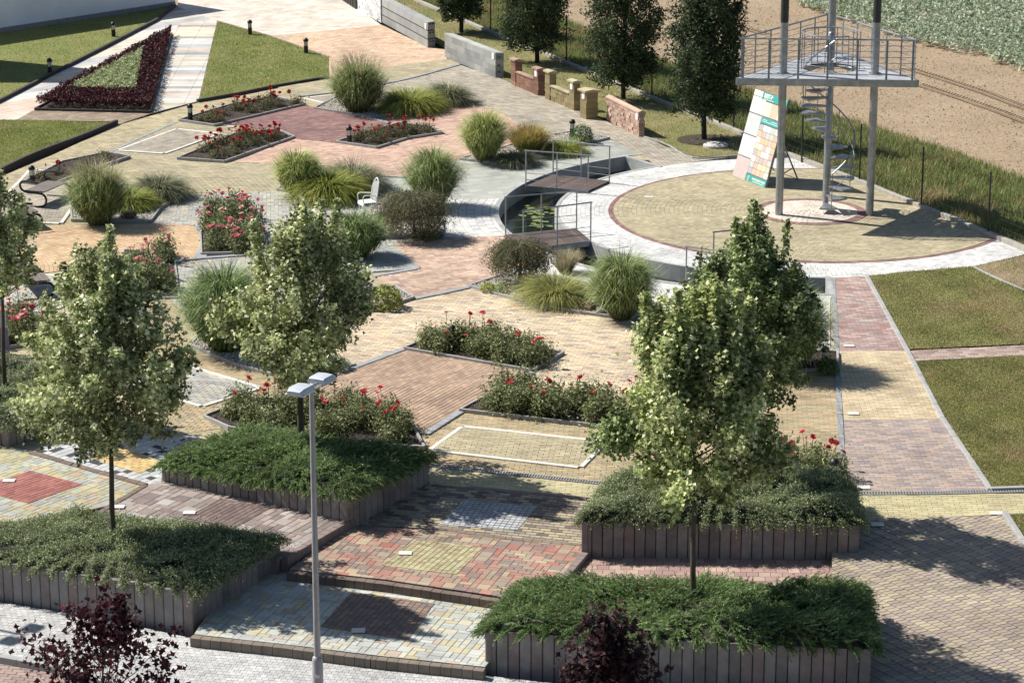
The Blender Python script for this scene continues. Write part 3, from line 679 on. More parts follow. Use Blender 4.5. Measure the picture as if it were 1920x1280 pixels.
# ------------------------------------------------------------------ lawns
LAWNS = [
    ('lawn', [(-160, 228), (0, 226), (40, 226), (212, 231), (150, 258), (70, 289), (0, 321), (-160, 410)], M_LAWN),
    ('lawn', [(372, 190), (407, 42), (505, 68), (617, 108), (617, 147), (520, 163), (440, 179)], M_LAWN),
    ('lawn', [(-200, 60), (-200, 290), (0, 191), (98, 140), (200, 88), (290, 42), (328, 13), (0, 63)], M_LAWN),
    ('lawn', [(1626, 519), (1700, 511), (1826, 501), (1920, 479), (2500, 330), (2500, 620), (1920, 646), (1702, 656)], M_LAWND),
    ('lawn', [(1712, 680), (1920, 669), (2500, 640), (2500, 905), (1920, 917), (1858, 919), (1767, 784)], M_LAWND),
    ('lawn', [(700, -60), (700, 10), (830, 90), (945, 150), (1130, 222), (1208, 256), (1300, 296), (1380, 292), (1462, 287), (1375, 249), (1222, 189), (1062, 123), (920, 66), (790, 10), (700, -38)], M_LAWND),
    ('lawn', [(1888, 967), (2500, 960), (2500, 1500), (2140, 1400), (1930, 1045)], M_LAWND),
    ('verge', [(700, -60), (790, 6), (920, 61), (1062, 118), (1222, 184), (1375, 244), (1465, 285), (1611, 341), (1727, 388), (1851, 438), (1925, 469), (2060, 527), (2060, 400), (1920, 340), (1800, 290), (1640, 240), (1480, 195), (1400, 170), (1230, 110), (1060, 40), (950, -10), (850, -60)], lawn_mat('verge_grass', (.13, .18, .045), (.18, .20, .065), (.28, .25, .12))),
]
LAWN_POLYS = []
for nm, q, m in LAWNS:
    zz = zE if q[0][0] == 1888 else 0.0
    P = GP(q, zz); LAWN_POLYS.append((nm, [v.xy.to_tuple() for v in P], zz, m))
    sheet(nm, [v.xy for v in P], (lambda x, y: zE(x, y)+.03) if zz is zE else (.004 if nm == 'verge' else .02), m, kind='structure')
sheet('bare_soil', [v.xy for v in GP([(1830, 502), (1920, 482), (2040, 455), (2040, 600), (1925, 548), (1868, 523)])], .032, M_SOIL, kind='structure')
sheet('triangle_bed', [v.xy for v in GP([(322, 66), (68, 207), (283, 212)])], .035, M_EARTH, kind='structure')
kerb([(322, 66), (66, 208), (283, 213)], w=.06, top=.09, closed=True, mat=M_KERBD, name='bed_edging', pname='edging_stone')
# ------------------------------------------------------------------ plant building blocks
LOBED = np.array([(0, 1), (.3, .42), (.75, .3), (.35, -.1), (0, -.5), (-.35, -.1), (-.75, .3), (-.3, .42)])
OVAL = np.array([(0, 1), (.38, .1), (0, -.8), (-.38, .1)])
def unit(v): return v/np.maximum(1e-9, np.linalg.norm(v, axis=-1, keepdims=True))
def leaves(C, size, tint, shape=OVAL, out=None, up=.5, spread=1.0, jit=.16):
    """flat leaves at C (n,3); out = outward direction; returns V, F, T"""
    n = len(C); nr = rng.normal(0, spread, (n, 3)); nr[:, 2] += up
    if out is not None: nr += out
    nr = unit(nr); a = unit(np.cross(nr, rng.normal(0, 1, (n, 3)))); b = np.cross(nr, a)
    s = (size*rng.uniform(.7, 1.3, n))[:, None, None]
    k = len(shape); P = C[:, None]+s*(a[:, None]*shape[None, :, :1]+b[:, None]*shape[None, :, 1:2]-nr[:, None]*(np.abs(shape[None, :, :1])*.25))
    F = np.arange(n*k).reshape(n, k); T = np.clip(1.32*tint*(1+rng.normal(0, jit, (n, 1))), .004, .9)
    return P.reshape(-1, 3), F, T
def pick(cols, w, n):
    c = np.array(cols, float); return c[rng.choice(len(c), n, p=np.array(w)/sum(w))]
class Soup:
    """equal-sized faces gathered from several calls"""
    def __init__(s): s.V = []; s.F = []; s.T = []; s.n = 0
    def add(s, V, F, T):
        s.V.append(V); s.F.append(F+s.n); s.T.append(T); s.n += len(V); return s
    def build(s, name, mat, parent=None):
        return link(name, s.mesh(name, mat), parent)
    def mesh(s, name, mat):
        return np_mesh(name, np.concatenate(s.V), np.concatenate(s.F), mat, np.concatenate(s.T))
def blades(B, az, e0, bend, L, w, c0, c1, seg=5, pw=1.5, jit=.15):
    """arching grass blades from base points B (n,3)"""
    n = len(B); P = [B]; cur = B.copy(); d = L/seg
    for k in range(seg):
        t = (k+.5)/seg; e = e0-bend*t**pw
        cur = cur+np.stack([np.cos(az)*np.cos(e)*d, np.sin(az)*np.cos(e)*d, np.sin(e)*d], 1); P.append(cur)
    tw = rng.uniform(-.9, .9, n); s = np.stack([-np.sin(az+tw), np.cos(az+tw), np.zeros(n)], 1)
    V = []
    for k, p in enumerate(P):
        ww = (w*(1-(k/seg)**2*.93))[:, None]; V += [p-s*ww/2, p+s*ww/2]
    V = np.stack(V, 1).reshape(-1, 3); b = (np.arange(n)*2*(seg+1))[:, None]
    F = np.concatenate([b+np.array([2*k, 2*k+1, 2*k+3, 2*k+2]) for k in range(seg)], 0)
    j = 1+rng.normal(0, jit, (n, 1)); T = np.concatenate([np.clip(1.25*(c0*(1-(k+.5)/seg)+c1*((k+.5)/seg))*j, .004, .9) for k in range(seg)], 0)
    return V, F, T
def wobble(x, y, s=1.0, seed=0):
    return (np.sin(x*2.1*s+seed)+np.sin(y*2.7*s+seed*1.7+1)+np.sin((x+y)*1.3*s+2.2*seed)+np.sin((x*1.7-y*2.3)*s*1.9+seed))/4

# ------------------------------------------------------------------ trees
BARK = simple('young_tree_bark', (.075, .062, .042), .9, var=.4, scale=9, bmp=.8)
BARKP = simple('purple_tree_bark', (.05, .03, .03), .9, var=.4, scale=9)
def crown_tree(name, label, cat, base, height, cb, R, leafcols, n=9000, leaf=.06, shape=LOBED, profile=None, spikes=6, clumps=150, trunk_r=.045, bark=None, seed=0, group=None, up=.5, shell=.55, dx=0.0, cr=.105, lump=.42, limbs=16, lobes=(), green=(), stretch=1.15):
    """base world point; height total; cb height where the crown starts; R crown radius"""
    root = thing(name, label, cat, base, 0, group); r_ = np.random.default_rng(seed+11)
    H_ = height; prof = profile or (lambda t: np.sqrt(np.maximum(0, np.sin(np.pi*np.clip(t, 0, 1)**.62)))*(1-.25*t))
    ch = H_-cb
    lean = np.array([r_.normal(0, .02), r_.normal(0, .02)])
    tr = MB(); pts = [Vector((lean[0]*z+.012*math.sin(z*3+seed), lean[1]*z, z)) for z in np.linspace(-.05, cb+ch*.93, 9)]
    tr.tube(pts, [trunk_r*(1.15-.95*i/8) for i in range(9)], 9)
    # clump centres inside an uneven envelope
    t = r_.beta(1.35, 1.5, clumps); az = r_.uniform(0, 2*math.pi, clumps)
    mod = 1+lump*np.sin(az*2+seed)*np.cos(t*5+seed)+r_.normal(0, .13, clumps)
    rad = R*prof(t)*mod*(shell+(1-shell)*r_.uniform(0, 1, clumps)**.5)
    inner = r_.uniform(0, 1, clumps) < .22; rad[inner] *= r_.uniform(.1, .7, inner.sum())
    C = np.stack([np.cos(az)*rad+dx*t, np.sin(az)*rad, cb+ch*t], 1)
    isg = np.zeros(clumps, bool)
    for li, (lx, lz, lr, lk) in enumerate(lobes):      # side boughs: sideways offset and height as shares of R and of the crown
        q = r_.choice(clumps, lk, replace=False); v = unit(r_.normal(0, 1, (lk, 3)))*r_.uniform(.3, 1, (lk, 1))*lr*R; C[q] = np.array([lx*R, r_.normal(0, .15)*R, cb+lz*ch])+v; isg[q] = li in green
    for i in r_.choice(clumps, min(clumps, limbs*4), replace=False):
        c = Vector(C[i]); z0 = max(cb*.93, c.z-.35-.5*math.hypot(c.x, c.y)); a = Vector((lean[0]*z0, lean[1]*z0, z0)); m = a.lerp(c, .5)+Vector((0, 0, -.06*R))
        tr.tube([a, m, c], [trunk_r*.34, trunk_r*.2, trunk_r*.07], 5)
    per = int(n*.9/clumps); cc = np.repeat(C, per, 0); sg = R*cr
    od = unit(C-np.array([0, 0, cb+ch*.30]))+np.array([0, 0, .45])+r_.normal(0, .25, C.shape); od = np.repeat(unit(od), per, 0)
    st_ = r_.uniform(-1.3, 1.9, (len(cc), 1)); off = r_.normal(0, 1, (len(cc), 3))*sg*.8*(1-.28*np.maximum(0, st_)); P = cc+off+od*st_*sg*stretch
    bright = np.repeat(np.clip(1+r_.normal(0, .28, clumps), .5, 1.6), per)[:, None]
    # leader shoots
    Sp = []
    for k in range(spikes):
        a = r_.uniform(0, 2*math.pi); rr = R*r_.uniform(0, .55); z0 = cb+ch*r_.uniform(.55, .8); L = ch*r_.uniform(.22, .42); q = int(n*.1/max(1, spikes)*1.5)
        tt = r_.uniform(0, 1, q); th = (1-tt*.75)*R*.085
        Sp.append(np.stack([rr*np.cos(a)*(1+.15*tt)+r_.normal(0, 1, q)*th, rr*np.sin(a)*(1+.15*tt)+r_.normal(0, 1, q)*th, z0+L*tt], 1))
        tr.tube([(rr*.7*math.cos(a), rr*.7*math.sin(a), z0-.3), (rr*1.15*math.cos(a), rr*1.15*math.sin(a), z0+L)], [trunk_r*.25, .004], 5)
    if Sp: P = np.concatenate([P]+Sp); bright = np.concatenate([bright, np.full((len(P)-len(bright), 1), 1.1)])
    P0 = P; keep = P[:, 2] > cb*.9; P = P[keep]; bright = bright[keep]
    outd = unit(P-np.array([0, 0, cb+ch*.4]))*.7
    cols = pick(*leafcols, len(P)); gm = np.concatenate([np.repeat(isg, per), np.zeros(len(P0)-per*clumps, bool)])[keep]; cols[gm] = pick(*MIXED, gm.sum()); cols = cols*bright
    tr.build('trunk', bark or BARK, root, smooth=True)
    s = Soup(); s.add(*leaves(P, leaf, cols, shape, outd, up)); s.build('crown', M_LEAF, root)
    return root
VARIEG = ([(.52, .54, .32), (.35, .38, .19), (.18, .22, .09), (.10, .14, .05), (.32, .32, .13)], [3.4, 3, 2.6, 1.6, 1])
MIXED = ([(.40, .44, .25), (.19, .24, .09), (.10, .14, .045), (.06, .09, .03)], [2, 3, 2.6, 1.6])
DARKG = ([(.045, .065, .03), (.06, .085, .04), (.03, .045, .02), (.10, .125, .06)], [4, 3, 3, 1])
PURP = ([(.034, .010, .014), (.048, .011, .015), (.02, .010, .013), (.075, .015, .018)], [4, 3, 3, 1])
PURPD = ([(.03, .014, .016), (.045, .018, .018), (.06, .03, .028), (.02, .012, .014)], [3, 3, 1, 3])
def px_tree(bx, by, z, top, cbot, halfw, *a, **k):
    b = G(bx, by, z); h = top_z(b, top)-z; c = top_z(b, cbot)-z; s = to_px((b.x+1, b.y, z+h*.6))[0]-to_px((b.x, b.y, z+h*.6))[0]
    return dict(base=b, height=h, cb=c, R=halfw/s)
def T(name, label, cat, cols, d, **k): return crown_tree(name, label, cat, d['base'], d['height'], d['cb'], d['R'], cols, **k)
T('maple_tree', 'cream and green variegated maple standing in the cotoneaster planter at the lower left', 'tree', VARIEG, px_tree(213, 1016, .22, 478, 832, 140), n=30000, leaf=.056, profile=lambda t: np.interp(t, [0, 0.12, 0.32, 0.6, 0.85, 1], [0.4, 0.85, 1.0, 0.8, 0.5, 0.16]), seed=3, dx=.0, clumps=210, spikes=9, lobes=((-.75, .22, .35, 14), (.7, .30, .32, 12), (.95, .42, .14, 3)))
T('maple_tree', 'cream and green variegated maple in the juniper planter behind the street lamp', 'tree', VARIEG, px_tree(565, 832, .45, 400, 712, 132), n=27000, leaf=.055, profile=lambda t: np.interp(t, [0, 0.15, 0.4, 0.62, 0.85, 1], [0.35, 0.7, 1.0, 0.66, 0.36, 0.12]), seed=5, dx=.1, clumps=200, trunk_r=.06, spikes=9, lobes=((-.85, .38, .36, 16), (.72, .45, .3, 12)))
T('maple_tree', 'variegated maple rising from the front right juniper planter', 'tree', ([(.52, .53, .29), (.36, .39, .17), (.19, .24, .08), (.11, .15, .045), (.07, .10, .035)], [3, 3.2, 2.6, 1.8, .8]), px_tree(1299, 1143, .2, 540, 925, 162), n=33000, leaf=.055, profile=lambda t: np.interp(t, [0, 0.12, 0.34, 0.6, 0.82, 1], [0.35, 0.8, 0.9, 0.62, 0.36, 0.12]), seed=8, green=(0,), clumps=220, dx=-.1, spikes=8, lobes=((-.85, .30, .26, 14), (.75, .22, .32, 14), (.55, .62, .22, 8)))
T('maple_tree', 'darker green maple with pointed top standing behind the front right variegated maple', 'tree', MIXED, px_tree(1402, 925, .38, 420, 745, 116), n=23000, leaf=.05, profile=lambda t: np.interp(t, [0, 0.2, 0.5, 0.7, 0.85, 1], [0.5, 0.85, 1, 0.7, 0.38, 0.1]), seed=13, clumps=190, spikes=12, lump=.45, lobes=((.7, .42, .3, 14), (-.55, .7, .25, 9)))
T('maple_tree', 'variegated maple cut by the left edge of the photo beside the black benches', 'tree', VARIEG, px_tree(10, 752, .35, 330, 545, 86), n=13000, leaf=.05, seed=21, clumps=120, spikes=6)
T('purple_maple', 'dark red leaved maple in front of the lower left planter by the street', 'tree', PURP, px_tree(205, 1545, Z_ST-.1, 1145, 1390, 168), n=3000, leaf=.062, seed=31, clumps=75, spikes=3, trunk_r=.03, bark=BARKP, shell=.4, cr=.13, up=.2)
T('purple_maple', 'blackish purple leaved maple in front of the lower right juniper planter', 'tree', PURPD, px_tree(1146, 1610, Z_ST-.1, 1158, 1420, 88), n=4600, leaf=.062, seed=37, clumps=70, spikes=4, trunk_r=.03, bark=BARKP, shell=.35, cr=.22)
egg = lambda t: np.sin(np.pi*np.clip(.10+.88*t, 0, 1)**.75)**.55*(1-.15*t)
for i, (bx, by, cb_, hw, top, lb) in enumerate([
    (865, 62, 36, 44, -190, 'dark upright hornbeam behind the grooved concrete wall'),
    (1007, 119, 92, 60, -240, 'dark upright hornbeam behind the red brown block wall'),
    (1168, 187, 160, 66, -190, 'dark upright hornbeam between the yellow pillar and the pink wall'),
    (1320, 262, 218, 66, -110, 'dark upright hornbeam nearest the lookout tower, with a mulched foot'),
    (700, 5, -30, 44, -240, 'dark upright hornbeam partly above the white wall')]):
    if i == 4: continue
    T('hornbeam_tree', lb, 'tree', DARKG, px_tree(bx, by, 0, top, cb_, hw), n=34000, leaf=.062, shape=OVAL, profile=egg, spikes=5, clumps=420, seed=50+i, trunk_r=.07, bark=simple('dark_bark', (.03, .027, .022), .9), up=.2, lump=.08, cr=.17, shell=.6, stretch=.6, group='row of upright hornbeams along the fence')

# ------------------------------------------------------------------ ornamental grasses
def tuft(name, label, bx, by, hpx, wpx, cols, n=1100, w=.02, plume=0, style='fountain', cat='ornamental grass', z=.05):
    b = G(bx, by, z); h = top_z(b, by-hpx)-z; sc = to_px((b.x+1, b.y, 0))[0]-to_px(b)[0]; R = wpx/2/sc
    root = thing(name, label, cat, b); n = int(n*2.1)
    rr = np.sqrt(rng.uniform(0, 1, n))*R*.34; az0 = rng.uniform(0, 2*math.pi, n); B = np.stack([rr*np.cos(az0), rr*np.sin(az0), np.zeros(n)-.02], 1)
    az = az0+rng.normal(0, .5, n); q = rng.uniform(0, 1, n)
    if style == 'fountain':   # leaves leave the stems at every height and arch over
        u = rng.uniform(0, 1, n)**.8; k_ = n//4; u[:k_] = 0
        rr = np.sqrt(rng.uniform(0, 1, n))*R*(.30+.42*np.sin(np.pi*np.clip(u*1.15, 0, 1))); az0 = rng.uniform(0, 2*math.pi, n); az = az0+rng.normal(0, .6, n)
        B = np.stack([rr*np.cos(az0), rr*np.sin(az0), h*.60*u-.02], 1); e0 = np.radians(84-rng.uniform(0, 26, n)); bend = np.radians(rng.uniform(50, 165, n))
        L = h*.50*rng.uniform(.6, 1.15, n); L[:k_] = h*rng.uniform(.5, .95, k_); bend[:k_] *= .25; pw = 1.7
    elif style == 'mound':    # everything arches out from the middle
        e0 = np.radians(88-q*55); bend = np.radians(rng.uniform(60, 130, n)); L = (h*.9+R*.75*q)*rng.uniform(.7, 1.15, n); pw = 1.2
    else:                      # stiff fan
        e0 = np.radians(90-q*42); bend = np.radians(rng.uniform(5, 45, n)); L = h*rng.uniform(.7, 1.1, n); pw = 1.6
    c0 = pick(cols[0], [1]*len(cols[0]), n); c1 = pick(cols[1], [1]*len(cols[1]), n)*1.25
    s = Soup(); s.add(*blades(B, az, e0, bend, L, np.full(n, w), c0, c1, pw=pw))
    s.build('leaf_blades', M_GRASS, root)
    if plume:
        k = plume; a = rng.uniform(0, 2*math.pi, k); r = np.sqrt(rng.uniform(0, 1, k))*R*.8; B = np.stack([r*np.cos(a), r*np.sin(a), h*(.92-.3*(r/R)**2)*rng.uniform(.85, 1, k)], 1)
        s2 = Soup(); c = pick([(.34, .29, .19), (.42, .36, .25), (.28, .23, .15)], [1, 1, 1], k)
        s2.add(*blades(B, a+rng.normal(0, .5, k), np.radians(rng.uniform(50, 85, k)), np.radians(rng.uniform(10, 90, k)), h*rng.uniform(.14, .30, k), np.full(k, .011), c, c))
        s2.build('seed_plumes', M_GRASS, root)
    # a dense core so the tuft is not see-through
    return root
MISC = ([(.10, .12, .04), (.14, .14, .06), (.07, .09, .03)], [(.26, .31, .12), (.18, .25, .08), (.42, .44, .24), (.12, .18, .06)])
MISY = ([(.13, .14, .04), (.10, .12, .035)], [(.34, .38, .12), (.24, .31, .09), (.46, .46, .22)])
GREYG = ([(.09, .095, .05), (.06, .07, .035)], [(.19, .20, .12), (.26, .24, .15), (.12, .15, .085)])
SEDGE = ([(.10, .13, .03), (.06, .09, .02)], [(.27, .29, .06), (.34, .31, .08), (.17, .23, .05)])
REDG = ([(.10, .14, .03), (.07, .11, .03)], [(.32, .25, .08), (.22, .25, .07), (.38, .22, .12)])
BIGG = ([(.08, .11, .03), (.05, .08, .025)], [(.14, .21, .08), (.21, .28, .12), (.10, .16, .055), (.36, .40, .2)])
tuft('silver_grass', 'tall silver grass with tan plumes at the far end of the dark red paving', 672, 208, 108, 122, MISC, 1500, plume=260)
tuft('sedge_mound', 'wide yellow green sedge beside the plumed grass at the far bed', 768, 205, 50, 122, SEDGE, 1500, style='mound')
tuft('fountain_grass', 'grey green drooping grass at the right end of the far bed', 838, 191, 54, 62, GREYG, 900, style='mound')
tuft('silver_grass', 'upright yellow green grass on the far bank of the pond bed', 908, 301, 106, 84, MISY, 1300)
tuft('fountain_grass', 'fan of red tipped grass beside the first footbridge', 992, 287, 58, 92, REDG, 900, style='fan')
tuft('sedge_mound', 'low dark sedge at the corner of the bed by the first footbridge', 965, 305, 22, 110, GREYG, 700, style='mound')
tuft('sedge_mound', 'low bright green sedge below the round box shrub', 1055, 285, 30, 90, SEDGE, 800, style='mound')
tuft('silver_grass', 'tall upright green grass standing alone beside the grey slabs', 812, 386, 120, 98, MISC, 1700)
tuft('silver_grass', 'tall wide silver grass with plumes beside the white framed benches', 184, 417, 118, 122, MISC, 1700, plume=320)
tuft('fountain_grass', 'grey green rounded grass right of the plumed grass at the left', 299, 368, 60, 86, GREYG, 1000, style='mound')
tuft('sedge_mound', 'yellow green sedge on gravel between two larger grasses at the left', 243, 388, 50, 76, SEDGE, 1000, style='mound')
tuft('silver_grass', 'yellow green upright grass at the left end of the middle grass bed', 560, 364, 94, 96, MISY, 1400)
tuft('sedge_mound', 'bright green arching sedge in the middle of the middle grass bed', 615, 370, 74, 96, SEDGE, 1500, style='mound')
tuft('fountain_grass', 'dark grey green grass at the right end of the middle grass bed', 660, 352, 72, 80, GREYG, 1100, style='mound')
tuft('silver_grass', 'leafy silver grass in front of the white garden chair', 668, 480, 92, 132, BIGG, 1500)
tuft('silver_grass', 'huge drooping silver grass left of the maple behind the street lamp', 425, 655, 172, 165, BIGG, 2400, w=.024)
tuft('fountain_grass', 'yellow green mound of fine grass on the gravel bed by the pond', 1042, 563, 66, 118, ([(.12, .14, .035), (.07, .10, .03)], [(.30, .30, .09), (.22, .25, .07), (.36, .32, .16)]), 1500, w=.012, style='mound')
tuft('silver_grass', 'big rounded silver grass at the right end of the gravel bed', 1166, 594, 132, 122, MISC, 2000)
tuft('silver_grass', 'huge dark green silver grass beside the pond end behind the dark maple', 1474, 690, 168, 150, BIGG, 2200, w=.024)
tuft('fountain_grass', 'tuft of dry feathery grass on the pond bank behind the weeping tree', 1060, 508, 48, 70, ([(.2, .18, .1)], [(.36, .33, .22), (.28, .25, .15)]), 350, w=.01, style='fan')

# ------------------------------------------------------------------ small shrubs
def shrub(name, label, bx, by, hpx, wpx, cols, n=900, leaf=.03, z=.05, cat='shrub', shape=OVAL, flat=False):
    b = G(bx, by, z); h = top_z(b, by-hpx)-z; sc = to_px((b.x+1, b.y, 0))[0]-to_px(b)[0]; R = wpx/2/sc
    root = thing(name, label, cat, b); d = unit(rng.normal(0, 1, (n, 3))); d[:, 2] = np.abs(d[:, 2]); P = d*np.array([R, R, h])*(rng.uniform(.55, 1, (n, 1))**.5)*(1+.12*wobble(d[:, :1]*6, d[:, 1:2]*6))
    s = Soup(); s.add(*leaves(P, leaf, pick(*cols, n), shape, d*1.2, .4)); s.build('foliage', M_LEAF, root)
    t = MB()
    for i in range(7):
        q = Vector(P[i]); t.tube([(0, 0, -.03), q*.5, q], [.012, .008, .004], 5)
    t.build('stem', BARK, root); return root
GRN = ([(.06, .11, .03), (.09, .15, .04), (.04, .07, .02)], [2, 2, 1])
shrub('box_shrub', 'round clipped green shrub at the end of the first footbridge', 1091, 266, 34, 50, GRN, 1600, .03)
shrub('hosta', 'yellow green hosta clump at the foot of the maple beside the cream paving', 722, 574, 40, 72, ([(.28, .30, .08), (.16, .20, .06), (.36, .34, .10)], [2, 2, 1]), 500, .07, cat='plant')
shrub('spurge', 'bright yellow green cushion plant at the left tip of the gravel bed', 915, 545, 16, 34, ([(.32, .34, .06), (.18, .22, .05)], [2, 1]), 350, .03, cat='plant')
shrub('spurge', 'pale green cushion plant second from the left tip of the gravel bed', 941, 548, 20, 30, ([(.24, .30, .10), (.30, .33, .16)], [1, 1]), 350, .03, cat='plant')
shrub('lavender', 'small grey leaved plant below the weeping tree on gravel', 978, 545, 22, 44, ([(.28, .32, .26), (.18, .22, .16)], [1, 1]), 400, .025, cat='plant')
shrub('barberry_shrub', 'reddish brown shrub between the white chair and the weeping tree', 762, 408, 48, 48, ([(.20, .08, .05), (.12, .10, .05), (.25, .12, .08)], [2, 2, 1]), 700, .035)
shrub('lavender', 'pale grey green plants at the right tip of the gravel bed below the maple', 628, 690, 26, 60, ([(.34, .36, .26), (.22, .26, .16)], [1, 1]), 700, .035, cat='plant')
shrub('euonymus_shrub', 'low green shrub under the weeping tree nearest the white paving', 800, 445, 28, 60, GRN, 800, .035)
shrub('green_shrub', 'bright green low plant left of the weeping tree', 716, 440, 44, 40, ([(.10, .18, .03), (.16, .24, .05)], [1, 1]), 600, .035)
shrub('leafy_shrub', 'leafy green plant beside the bollard at the end of the path', 1552, 698, 30, 44, GRN, 500, .04)
shrub('silver_plant', 'silvery plant peeping out beside the red roses behind the juniper', 505, 800, 26, 30, ([(.4, .42, .40), (.3, .33, .3)], [1, 1]), 220, .03, cat='plant')

def weeping(label, bx, by, hpx, wpx, seed):
    b = G(bx, by, .05); h = top_z(b, by-hpx)-.05; sc = to_px((b.x+1, b.y, 0))[0]-to_px(b)[0]; R = wpx/2/sc
    root = thing('weeping_tree', label, 'tree', b); t = MB(); t.tube([(0, 0, -.05), (.02, 0, h*.5), (-.02, .01, h*.86)], [.04, .03, .022], 8)
    n = 900; az = rng.uniform(0, 2*math.pi, n); q = np.sqrt(rng.uniform(0, 1, n)); B = np.stack([np.cos(az)*q*R*.35, np.sin(az)*q*R*.35, h*(.9-.12*q)+rng.normal(0, .03, n)], 1)
    cols = pick([(.13, .12, .07), (.10, .11, .05), (.18, .14, .09), (.07, .08, .04)], [1, 1, 1, 1], n)
    e0 = np.radians(rng.uniform(10, 60, n)); L = (R*.6+h*.62)*rng.uniform(.65, 1.15, n); s = Soup()
    V, F, Tt = blades(B, az, e0, np.radians(rng.uniform(110, 150, n)), L, np.full(n, .012), cols, cols, seg=6, pw=.7); s.add(V, F, Tt); s.build('hanging_twigs', M_GRASS, root)
    Vv = V.reshape(n, 7, 2, 3).mean(2)[:, 2:]; P = Vv.reshape(-1, 3); P = np.repeat(P, 3, 0)+rng.normal(0, .03, (len(P)*3, 3)); s = Soup(); s.add(*leaves(P, .028, np.repeat(np.repeat(cols, 5, 0), 3, 0)*1.15, OVAL, None, -.1)); s.build('foliage', M_LEAF, root)
    for k in range(9):
        a = k*.7; t.tube([(0, 0, h*.8), (R*.3*math.cos(a), R*.3*math.sin(a), h*.93), (R*.7*math.cos(a), R*.7*math.sin(a), h*.78)], [.016, .011, .005], 5)
    t.build('trunk', BARK, root, smooth=True)
weeping('small weeping tree with hanging brown green twigs beside the white arc paving', 776, 443, 84, 98, 1)
weeping('small weeping tree at the pond corner beside the second footbridge', 974, 532, 82, 66, 2)

# ------------------------------------------------------------------ roses
def bloom_mesh():
    r = MB()
    for ring, (n, rad, tilt, size) in enumerate([(5, .020, 1.25, .8), (6, .032, .9, 1.0), (6, .042, .45, 1.1)]):
        for k in range(n):
            a = 2*math.pi*(k+.5*ring)/n; o = Vector((math.cos(a), math.sin(a), 0)); s = Vector((-o.y, o.x, 0)); u = (o*math.cos(tilt)+Vector((0, 0, 1))*math.sin(tilt))
            p = o*rad*.35; w = .026*size; L = .042*size
            V = [p-s*w*.4, p+s*w*.4, p+u*L*.55+s*w, p+u*L*.55-s*w, p+u*L+o*.008+s*w*.45, p+u*L+o*.008-s*w*.45]
            r.add(V, [(0, 1, 2, 3), (3, 2, 4, 5)])
    me = bpy.data.meshes.new('bloom'); me.from_pydata([tuple(v) for v in r.V], [], r.F); me.materials.append(M_PETAL); return me
BLOOM = bloom_mesh()
ROSELEAF = ([(.12, .15, .06), (.17, .20, .085), (.07, .095, .035), (.30, .31, .17), (.22, .13, .08)], [3, 3, 2, 1.5, .7])
SPARSE = ([(.13, .08, .05), (.10, .12, .05), (.17, .15, .09), (.06, .07, .035)], [2, 2.6, 1, 1])
def bush_mesh(cols, n, R, h, leaf, seed):
    C = rng.normal(0, 1, (16, 3)); C = unit(C)*rng.uniform(.3, .8, (16, 1)); C[:, 2] = np.abs(C[:, 2])
    P = np.repeat(C, n//16, 0)+rng.normal(0, .2, (n//16*16, 3)); P[:, 2] = np.clip(P[:, 2], .0, 1.2); P = P*np.array([R, R, h])
    s = Soup(); s.add(*leaves(P, leaf, pick(cols[0], cols[1], len(P)), OVAL, unit(P+1e-6), .5)); me = s.mesh('foliage', M_LEAF)
    t = MB()
    for c in C[:9]:
        q = Vector(c*np.array([R, R, h])); t.tube([(q.x*.1, q.y*.1, -.03), q*.6, q*1.1], [.008, .006, .003], 4)
    sm = bpy.data.meshes.new('stem'); sm.from_pydata([tuple(v) for v in t.V], [], t.F); sm.materials.append(simple('rose_stem', (.06, .07, .03), .8)); return me, sm
BUSH = [bush_mesh(ROSELEAF, 1150, .36, .50, .034, i) for i in range(4)]
BUSHS = [bush_mesh(SPARSE, 420, .32, .26, .03, i) for i in range(3)]
def inside_pts(poly, n, margin=.12, dmin=.3):
    A = np.array(poly); out = []; tries = 0
    while len(out) < n and tries < 6000:
        tries += 1; p = rng.uniform(A.min(0), A.max(0))
        if not pip(p[None], poly)[0]: continue
        if min(seg_dist(p, poly[i-1], poly[i]) for i in range(len(poly))) < margin: continue
        if all(math.hypot(*(p-q)) > dmin for q in out): out.append(p)
    return out
ORD = 'first second third fourth fifth sixth seventh eighth ninth tenth eleventh twelfth thirteenth fourteenth fifteenth sixteenth seventeenth eighteenth nineteenth twentieth twenty-first twenty-second twenty-third twenty-fourth'.split()
